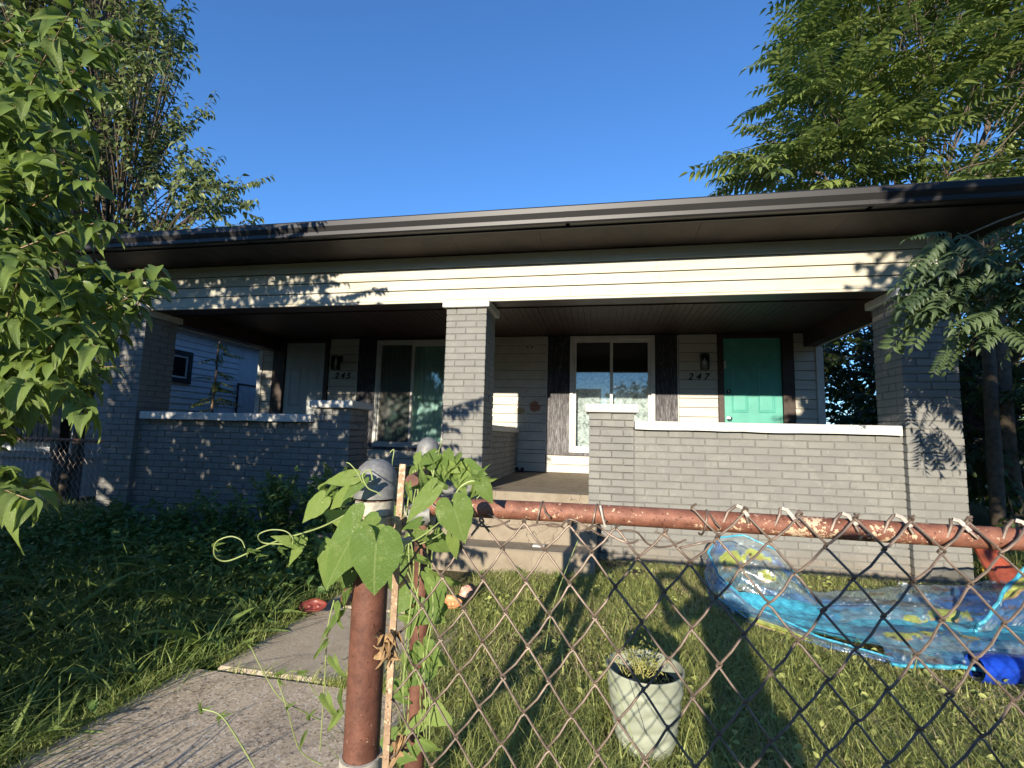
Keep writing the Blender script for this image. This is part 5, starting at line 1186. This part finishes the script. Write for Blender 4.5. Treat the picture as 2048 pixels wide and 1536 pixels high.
def pool():
    g = -.07; p = empty('paddling_pool', (3.3, -1.0, g), 'collapsed clear and turquoise paddling pool with yellow fish prints lying on the lawn', 'paddling pool')
    # turquoise bottom
    def bot(u, v):
        x = 2.42+1.9*u; y = -1.66+.06*math.sin(u*3)+(.86+.1*u)*v+(.50*max(0, 1-u*2.2))*(1-v); return (x, y, g+.045+.02*vn(u*5, v*3, 1)+.05*math.exp(-((v-.9)/.12)**2)*(.6+.4*math.sin(u*12))+.035*math.exp(-((v-.02)/.06)**2))
    sheet('floor', bot, 90, 40, p, None, AQ)
    # printed wall standing up in an arch at the left end
    path = [(3.10, -1.58), (2.80, -1.42), (2.52, -1.20), (2.36, -1.00), (2.33, -.82), (2.42, -.70), (2.62, -.66), (2.82, -.74), (2.98, -.86)]
    hts = [.03, .05, .12, .24, .36, .44, .46, .38, .14]
    def pth(u):
        s = u*(len(path)-1); i = min(int(s), len(path)-2); t = s-i; t2 = t*t*(3-2*t)*.5+t*.5
        return tuple(path[i][k]*(1-t2)+path[i+1][k]*t2 for k in (0, 1))+(hts[i]*(1-t2)+hts[i+1]*t2,)
    def wall(u, v):
        x, y, h = pth(u); b = .05*math.sin(math.pi*v)*(1+.5*math.sin(u*9)); nx, ny = x-2.7, y+1.05; l = math.hypot(nx, ny)+1e-6; c = .012*(vn(u*5, v*3, 2)+.8*vn(u*17, v*6, 8))
        return (x+nx/l*(b+c), y+ny/l*(b+c), g+.01+h*v)
    sheet('wall', wall, 140, 34, p, inkf(1.3, [(.70, .60, .045, .16), (.80, .75, .03, .10), (.83, .42, .02, .12), (.20, .5, .05, .2)], .8, 5))
    MB().tube([wall(u, 1.0) for u in np.linspace(0, 1, 60)], .0065, 8).out('rim', AQ, p, True)
    MB().tube([wall(u, .52) for u in np.linspace(.25, .55, 20)], .005, 6).out('seam', AQ, p, True)
    # sagging printed wall across the middle and right
    def sag(u, v):
        x = 2.95+1.72*u+.05*math.sin(v*5); y = -1.10+.30*u+(.78)*v-.25*(1-u)*v
        h = .06+.11*math.exp(-((u-.55)/.26)**2-((v-.55)/.35)**2)+.10*math.exp(-((u-.97)/.12)**2)+.03*vn(u*4, v*3, 5)+.014*abs(vn(u*13, v*9, 7)); return (x, y, g+max(h*min(1, 6*min(v, 1-v)+.35), .02))
    sheet('wall', sag, 110, 50, p, inkf(2.2, [(.45, .12, .06, .10), (.33, .06, .035, .05)], 1.0, 3.2))
    def front(u, v):
        x = 3.05+1.15*u; y = -1.66+.10*u*0+.02*math.sin(u*7)+.42*v; return (x, y, g+.03+.12*math.sin(math.pi*min(1, v*1.1))*(.7+.5*u)+.016*vn(u*5, v*3, 3)+.010*abs(vn(u*19, v*7, 6)))
    sheet('wall', front, 90, 34, p, inkf(3.7, [(.42, .62, .07, .2), (.26, .5, .035, .1), (.12, .45, .06, .12)], .55, 4.2))
    MB().tube([front(u, .02) for u in np.linspace(0, 1, 30)], .010, 8).out('rim', AQ, p, True)
    def stand(u, v):     # crumpled upright wall at the far right
        x = 3.78+.95*u; y = -1.02+.35*u-.18*v; return (x+.03*math.sin(v*5), y+.03*vn(u*7, v*5, 9), g+.03+(.42*min(1, .25+u*2.2))*v+.02*vn(u*9, v*4, 3))
    sheet('wall', stand, 70, 40, p, inkf(5.1, [(.34, .74, .16, .13)], .7, 2.6))
    MB().tube([stand(u, 1.0) for u in np.linspace(0, 1, 30)], .010, 8).out('rim', AQ, p, True); MB().tube([(stand(0, v)) for v in np.linspace(0, 1, 12)], .008, 6).out('rim', AQ, p, True)
    # dark blue tube
    def tubef(u, v):
        a = 6.283*v; r = .075*(1+.12*math.sin(u*14)+.08*math.sin(a*3)); x = 3.42+1.1*u; y = -1.66+.22*u; return (x, y+r*math.cos(a)*.9, g+.065+r*math.sin(a)*.85)
    sheet('blue_tube', tubef, 40, 20, p, None, DB)
pool()
# orange-red slide leaning by the pillar foot
s = empty('plastic_slide', (4.66, -.1, -.04), 'red orange plastic slide end standing on the grass at the right pillar foot', 'toy slide')
ORG = simple('red_orange_plastic', (.33, .075, .04), .45, 0, .2, 12, .2)
m = MB()
v = []; 
for (z, xa, xb, y) in ((-.06, 4.50, 4.84, -.30), (.10, 4.52, 4.76, -.16), (.34, 4.545, 4.66, .06)):
    v += [(xa, y, z), (xa+.02, y-.03, z+.02), (xa+.045, y+.0, z), ((xa+xb)/2, y+.012, z), (xb-.045, y+.0, z), (xb-.02, y-.03, z+.02), (xb, y, z), (xb, y+.03, z), (xa, y+.03, z)]
f = [(r*9+i, r*9+(i+1) % 9, (r+1)*9+(i+1) % 9, (r+1)*9+i) for r in range(2) for i in range(9)]+[tuple(range(8, -1, -1)), tuple(range(18, 27))]
m.add(v, f).out('chute', ORG, s); MB().box(4.535, 4.70, .03, .12, .31, .345, .006).out('lip', simple('green_plastic', (.12, .22, .08), .5), s)
# yellow litter heap at the right edge
for i, (x, y) in enumerate(((4.95, .5), (5.1, .7), (5.25, .45))):
    m = MB(); m.lathe([(0, 0), (.06, .0), (.075, .03), (.05, .06), (0, .07)], (x, y, float(gz(x, y))), 9)
    m.v = [(a+random.gauss(0, .012), b+random.gauss(0, .012), c) for a, b, c in m.v]
    tag(m.out('crumpled_wrapper', simple('yellow_wrapper', (.6, .42, .03), .4, 0, .4, 30)), ('crumpled yellow wrapper nearest the slide', 'crumpled yellow wrapper at the back of the three by the dark gap', 'crumpled yellow wrapper farthest from the slide')[i], 'litter', 'yellow litter beyond the right pillar')
tag((lambda m: (m.lathe([(0, 0), (.03, 0), (.036, .02), (.028, .045), (0, .05)], (3.93, -.13, -.03), 8), m.out('plastic_scrap', simple('clear_white_plastic', (.7, .72, .74), .2)))[1])(MB()), 'small crumpled whitish plastic scrap against the foot of the right wall', 'litter')
# black fabric scraps by the step, white card on the step
def scrap(name, pts, z, mat, label, cat):
    n = 9; V = []
    cx = sum(p[0] for p in pts)/len(pts); cy_ = sum(p[1] for p in pts)/len(pts)
    V = [(cx, cy_, z+.03)]; F_ = []
    for (x, y) in pts: V.append((x, y, z+random.uniform(.0, .022)))
    k = len(pts)
    for i in range(k): F_.append((0, 1+i, 1+(i+1) % k))
    nb = len(V); V += [(a, b, c-.008) for a, b, c in V]; F_ += [(a+nb, c+nb, b+nb) for a, b, c in F_]+[(1+i, nb+1+i, nb+1+(i+1) % k, 1+(i+1) % k) for i in range(k)]
    return tag(link(name, mesh(name, V, F_, mat)), label, cat)
scrap('black_cloth', [(1.74, -.40), (1.82, -.46), (1.90, -.43), (1.93, -.33), (1.86, -.25), (1.78, -.28)], -.01, BLK, 'crumpled black cloth in the grass right of the steps', 'cloth')
scrap('black_shoe', [(1.60, -.22), (1.66, -.27), (1.76, -.24), (1.80, -.17), (1.70, -.12), (1.62, -.14)], .0, BLK, 'black shoe shape in the shadow between steps and wall', 'shoe')
MB_ = MB().box(1.00, 1.10, -.47, -.41, .167, .180, .002); tag(MB_.out('paper_card', WHITE), 'small folded white card on the lower concrete step', 'paper')

# ------------------------------------------------------------------ unseen street behind the camera, added to cut sky fill and for window reflections
tag(MB().box(-60, 60, -17, -9, -.5, -.16).out('road', simple('asphalt', (.05, .05, .05), .9, 0, .3, 20)), kind='structure')
for i, (x, wd) in enumerate(((-22, 9), (-4, 10), (13, 9), (30, 10))):
    h = empty('street_house', (x, -30, -.2), ['white', 'brick red', 'pale grey', 'tan'][i]+' bungalow across the unseen street behind the camera', 'house')
    MB().box(x-wd/2, x+wd/2, -36, -28, -.4, 2.9).out('wall', simple('street_wall', [(.5, .5, .48), (.22, .10, .07), (.4, .42, .42), (.36, .3, .2)][i], .7), h)
    MB().add([(x-wd/2-.5, -27.4, 2.9), (x+wd/2+.5, -27.4, 2.9), (x+wd/2+.5, -36.6, 2.9), (x-wd/2-.5, -36.6, 2.9), (x-wd/2-.5, -32, 5.3), (x+wd/2+.5, -32, 5.3)], [(0, 1, 5, 4), (1, 2, 5), (2, 3, 4, 5), (3, 0, 4), (3, 2, 1, 0)]).out('roof', ASPH, h)
    for q in (-2.6, 2.6): MB().box(x+q-.6, x+q+.6, -28.0, -27.94, .9, 2.2).out('window', WHITE, h)
    MB().box(x-.5, x+.5, -28.0, -27.94, -.2, 2.0).out('door', BROWN, h)
for i, (x, y, hh, r) in enumerate(((-13, -24, 5.6, 3), (4.5, -26, 5.8, 3), (22, -24, 6.5, 3.5), (-30, -22, 9, 4), (38, -22, 9, 4), (-18, -10, 9, 3.5), (17, -9.5, 9, 3.5))):
    def cr(): 
        p = rng.normal(0, 1, 3); p = p/np.linalg.norm(p)*rng.random()**.4; return (x+p[0]*r, y+p[1]*r, hh*.55+p[2]*hh*.42)
    tree('far_tree', (x, y, -.2), ['unseen rounded tree left of the brick red bungalow', 'unseen rounded tree right of the brick red bungalow', 'unseen rounded tree beside the tan bungalow', 'unseen tall tree at the far left end of the street', 'unseen tall tree at the far right end of the street', 'unseen tall kerbside tree up the street to the left', 'unseen tall kerbside tree down the street to the right'][i], 'tree', slab(130, cr), LF3, leaf_tpl(1, .6, .2, .3, (.4,), (1.,)), [], .45, 1.2, .16, .18, 3, 0, .5, hub=(x, y, hh*.3), nh=8)

# ------------------------------------------------------------------ the person taking the picture, standing behind the phone
def person():
    root = empty('person', (1.80, -5.22, -.14), 'person in a dark t-shirt and jeans holding up a phone to photograph the house', 'person')
    SK = simple('skin', (.45, .27, .19), .5, 0, .1, 30); SH = simple('dark_tshirt', (.05, .05, .07), .8, 0, .2); JN = simple('blue_jeans', (.05, .08, .16), .85, 0, .3); HR = simple('brown_hair', (.05, .03, .02), .6)
    bx, by, bz = 1.80, -5.22, -.14
    def skin(name, verts, edges, rad, mat, sub=2):
        me = bpy.data.meshes.new(name); me.from_pydata([(bx+a, by+b, bz+c) for a, b, c in verts], edges, []); o = link(name, me, root); o.location = -wpos(root)
        md = o.modifiers.new('s', 'SKIN')
        for i, r in enumerate(rad): me.skin_vertices[0].data[i].radius = (r, r*(.75 if name == 'body' and i < 4 else 1)); 
        me.skin_vertices[0].data[0].use_root = True
        o.modifiers.new('d', 'SUBSURF').levels = sub; me.materials.append(mat)
        dg = bpy.context.evaluated_depsgraph_get(); ev = bpy.data.meshes.new_from_object(o.evaluated_get(dg)); o.modifiers.clear(); o.data = ev; ev.name = name; ev.materials.clear(); ev.materials.append(mat); ev.shade_smooth(); return o
    K = .87; pz = 1.236-.02; px0 = CAM[0]-bx; py0 = CAM[1]-.041-by          # phone centre relative to the feet
    def Q(L): return [(a*K, b*K, c*K) for a, b, c in L]
    hl, hr = (px0-.085, py0-.03, pz-.01), (px0+.085, py0-.03, pz-.01)
    V = Q([(0, 0, .92), (0, 0, 1.10), (0, .01, 1.28), (0, .01, 1.38), (0, .03, 1.46), (-.10, 0, .86), (-.11, .02, .48), (-.12, 0, .08), (-.12, .12, .04), (.10, 0, .86), (.12, .03, .48), (.13, .02, .08), (.14, .14, .04), (-.18, .01, 1.36)])+[(-.27, .25, 1.04), hl]+Q([(.18, .01, 1.36)])+[(.09, .27, 1.04), hr]
    E_ = [(0, 1), (1, 2), (2, 3), (3, 4), (0, 5), (5, 6), (6, 7), (7, 8), (0, 9), (9, 10), (10, 11), (11, 12), (3, 13), (13, 14), (14, 15), (3, 16), (16, 17), (17, 18)]
    Rr = [r*K for r in [.15, .135, .15, .10, .055, .095, .065, .045, .04, .095, .065, .045, .04, .062, .045, .03, .062, .045, .03]]
    skin('body', V, E_, Rr, SK)
    skin('tshirt', Q([(0, 0, .90), (0, 0, 1.10), (0, .01, 1.28), (0, .01, 1.37), (-.18, .01, 1.36), (-.235, .11, 1.30), (.18, .01, 1.36), (.155, .11, 1.30)]), [(0, 1), (1, 2), (2, 3), (3, 4), (4, 5), (3, 6), (6, 7)], [r*K for r in [.165, .15, .165, .105, .075, .065, .075, .065]], SH)
    skin('jeans', Q([(0, 0, .93), (-.10, 0, .84), (-.11, .02, .48), (-.12, 0, .10), (.10, 0, .84), (.12, .03, .48), (.13, .02, .10)]), [(0, 1), (1, 2), (2, 3), (0, 4), (4, 5), (5, 6)], [r*K for r in [.15, .108, .078, .062, .108, .078, .062]], JN)
    m = bmesh.new(); bmesh.ops.create_icosphere(m, subdivisions=4, radius=1)
    for v in m.verts:
        x, y, z = v.co; Y = y
        if y > 0: Y += .16*math.exp(-(x/.13)**2-((z+.08)/.22)**2); Y -= .07*(math.exp(-((x-.34)/.16)**2-((z-.1)/.12)**2)+math.exp(-((x+.34)/.16)**2-((z-.1)/.12)**2)); Y += .04*math.exp(-(x/.25)**2-((z+.45)/.06)**2)
        f = 1-.22*max(0, -z)**1.5; v.co = (x*.070*f, Y*.086*f, z*.105)
    me = bpy.data.meshes.new('head'); m.to_mesh(me); me.materials.append(SK); me.shade_smooth(); hp = (bx-.01, by+.05, bz+1.355); link('head', me, root, hp, (-.05, 0, .15))
    m = bmesh.new(); bmesh.ops.create_icosphere(m, subdivisions=3, radius=1)
    for v in m.verts:
        x, y, z = v.co; q = .78 if (y > .25 and z < .45) else 1; v.co = (x*.078*q, (y*.093-.011)*q, max(z, -.45)*.111+.007)
    me = bpy.data.meshes.new('hair'); m.to_mesh(me); me.materials.append(HR); me.shade_smooth(); link('hair', me, root, hp, (-.05, 0, .15))
    for sd in (-1, 1):     # hands: palm, four fingers and thumb closing on the ends of the phone
        h = hl if sd < 0 else hr; x0 = px0+.082*sd
        skin('hand', [h, (x0+.010*sd, py0-.012, pz), (x0+.010*sd, py0+.004, pz+.022)], [(0, 1), (1, 2)], [.026, .030, .022], SK, 1)
        for k in range(4):
            z = pz-.028+.019*k; fl = (.9, 1.0, .95, .75)[k]; skin('finger', [(x0+.014*sd, py0-.004, z), (x0+.012*sd, py0+.004, z+.002), (x0-.004*sd*fl, py0+.0125, z+.004), (x0-.020*sd*fl, py0+.0125, z+.003)], [(0, 1), (1, 2), (2, 3)], [.0085, .0075, .0065, .0058], SK, 1)
        skin('thumb', [(x0+.010*sd, py0-.016, pz-.012), (x0-.010*sd, py0-.018, pz+.006), (x0-.028*sd, py0-.014, pz+.014)], [(0, 1), (1, 2)], [.011, .0095, .008], SK, 1)
    tag(MB().box(CAM[0]-.074, CAM[0]+.074, CAM[1]-.045, CAM[1]-.037, CAM[2]-.042, CAM[2]+.030, .003).out('phone', BLK), 'dark phone held sideways in both hands of the person at the fence', 'phone')
person()

# ------------------------------------------------------------------ two moulded doll faces and two hollow shells on the walk
def doll(c, s, rz, tilt, skin_c, label, hair=True):
    root = empty('doll_head', c, label, 'doll head'); SKN = simple('doll_skin', skin_c, .35, 0, .08, 40, .03); HB = simple('doll_hair', (.012, .01, .012), .45)
    LIP = simple('doll_lips', (.5, .16, .13), .4)
    def place(me, nm, mat):
        me.materials.append(mat); me.shade_smooth(); o = link(nm, me, root, c); o.rotation_euler = (tilt, 0, rz); return o
    def surf(x, y, z):
        Y = y
        if y > 0:
            Y += .24*math.exp(-(x/.12)**2-((z+.08)/.2)**2)*(1 if z > -.2 else math.exp(-((z+.2)/.07)**2)); Y -= .10*(math.exp(-((x-.34)/.17)**2-((z-.1)/.11)**2)+math.exp(-((x+.34)/.17)**2-((z-.1)/.11)**2)); Y += .05*math.exp(-(x/.22)**2-((z+.42)/.05)**2)+.05*math.exp(-(x/.22)**2-((z+.53)/.05)**2)+.07*math.exp(-(x/.2)**2-((z+.8)/.14)**2)
        f = 1-.25*max(0, -z)**1.4; return (x*.74*f*s, Y*.85*f*s, z*1.05*s)
    m = bmesh.new(); bmesh.ops.create_icosphere(m, subdivisions=5, radius=1)
    for v in m.verts: v.co = surf(*v.co)
    me = bpy.data.meshes.new('face'); m.to_mesh(me); face = place(me, 'face', SKN)
    for sx in (-1, 1):
        for nm, mat, zz, a, b in (('eye', WHITE, .10, .15, .07), ('iris', BLK, .10, .055, .06), ('eyebrow', HB, .27, .19, .025)):
            V = [surf_pt(surf, sx*.33, zz, s)]; n = 12
            for k in range(n): V.append(surf_pt(surf, sx*.33+a*math.cos(6.283*k/n), zz+b*math.sin(6.283*k/n)+(.05*math.cos(3.14*math.cos(6.283*k/n)) if nm == 'eyebrow' else 0), s, .03 if nm == 'iris' else .02))
            place(mesh(nm, V, [(0, 1+k, 1+(k+1) % n) for k in range(n)]), nm, mat)
    V = [surf_pt(surf, 0, -.47, s)]; n = 14
    for k in range(n): V.append(surf_pt(surf, .20*math.cos(6.283*k/n), -.47+.085*math.sin(6.283*k/n), s, .02))
    place(mesh('lips', V, [(0, 1+k, 1+(k+1) % n) for k in range(n)]), 'lips', LIP)
    m = bmesh.new(); bmesh.ops.create_icosphere(m, subdivisions=4, radius=1)
    for v in m.verts:
        x, y, z = v.co; nn_ = .04*math.sin(x*19+z*7)*math.sin(z*15); q = 1.13+nn_
        if y > .12 and z < .52 and abs(x) < .82: q = .72
        v.co = (x*.80*q*s, (y*.86-.06)*q*s, z*1.08*q*s)
    me = bpy.data.meshes.new('hair'); m.to_mesh(me); place(me, 'hair', HB)
def surf_pt(surf, x, z, s, off=.02):
    y = math.sqrt(max(0, 1-x*x-z*z)); p = surf(x, y, z); return (p[0], p[1]+off*s, p[2])
def shell(c, s, rz, colr, label, tilt=0):
    root = empty('hollow_mask', c, label, 'mask'); m_ = simple('moulded_plastic', colr, .4, 0, .1, 30, .03); n, k = 48, 18; V = []; Fc = []
    for layer in (0, 1):
        for i in range(k+1):
            a = i/k*1.57
            for j in range(n):
                b = 6.283*j/n; r = math.sin(a)*(1+.07*math.cos(2*b)+.05*math.cos(3*b+1)+.03*math.sin(5*b)); x = r*math.cos(b); y = r*math.sin(b); z = -math.cos(a)
                z -= -.38*math.exp(-((x-.35)/.16)**2-((y-.25)/.14)**2)-.30*math.exp(-((x+.35)/.16)**2-((y-.25)/.14)**2)*1+.30*math.exp(-(x/.14)**2-((y+.05)/.25)**2)
                q = 1.0 if layer == 0 else .955; V.append((x*s*1.25*q, y*s*.85*q, (z*.5*q+.0)*s+(.004 if layer else 0)))
    for L_ in (0, 1):
        o_ = L_*(k+1)*n
        for i in range(k):
            for j in range(n):
                f = (o_+i*n+j, o_+i*n+(j+1) % n, o_+(i+1)*n+(j+1) % n, o_+(i+1)*n+j); Fc.append(f if L_ else f[::-1])
    for j in range(n): Fc.append((k*n+j, k*n+(j+1) % n, (k+1)*n+k*n+(j+1) % n, (k+1)*n+k*n+j))
    o = link('shell', mesh('shell', V, Fc, m_, True), root, c); o.rotation_euler = (tilt, 0, rz)
    return root
shell((.585, -1.44, -.002), .066, .15, (.62, .27, .12), 'hollow orange plastic mask shell on the walk in front of the doll head', .5)
doll((.655, -1.25, .0), .062, math.pi-.75, .95, (.60, .34, .24), 'dark haired doll head lying face up on the sunlit walk')
MB_ = MB().box(.70, .80, -1.20, -1.10, -.058, -.052, .002); tag(MB_.out('black_strap', BLK), 'flat black strap on the walk behind the sunlit doll head', 'strap')
shell((-.215, -1.72, .0), .062, .3, (.20, .045, .035), 'hollow dark red mask shell in the shade at the left edge of the walk', .5)
doll((-.10, -1.50, .0), .052, math.pi-.6, .8, (.26, .08, .06), 'shaded reddish doll head beside the dark red shell')
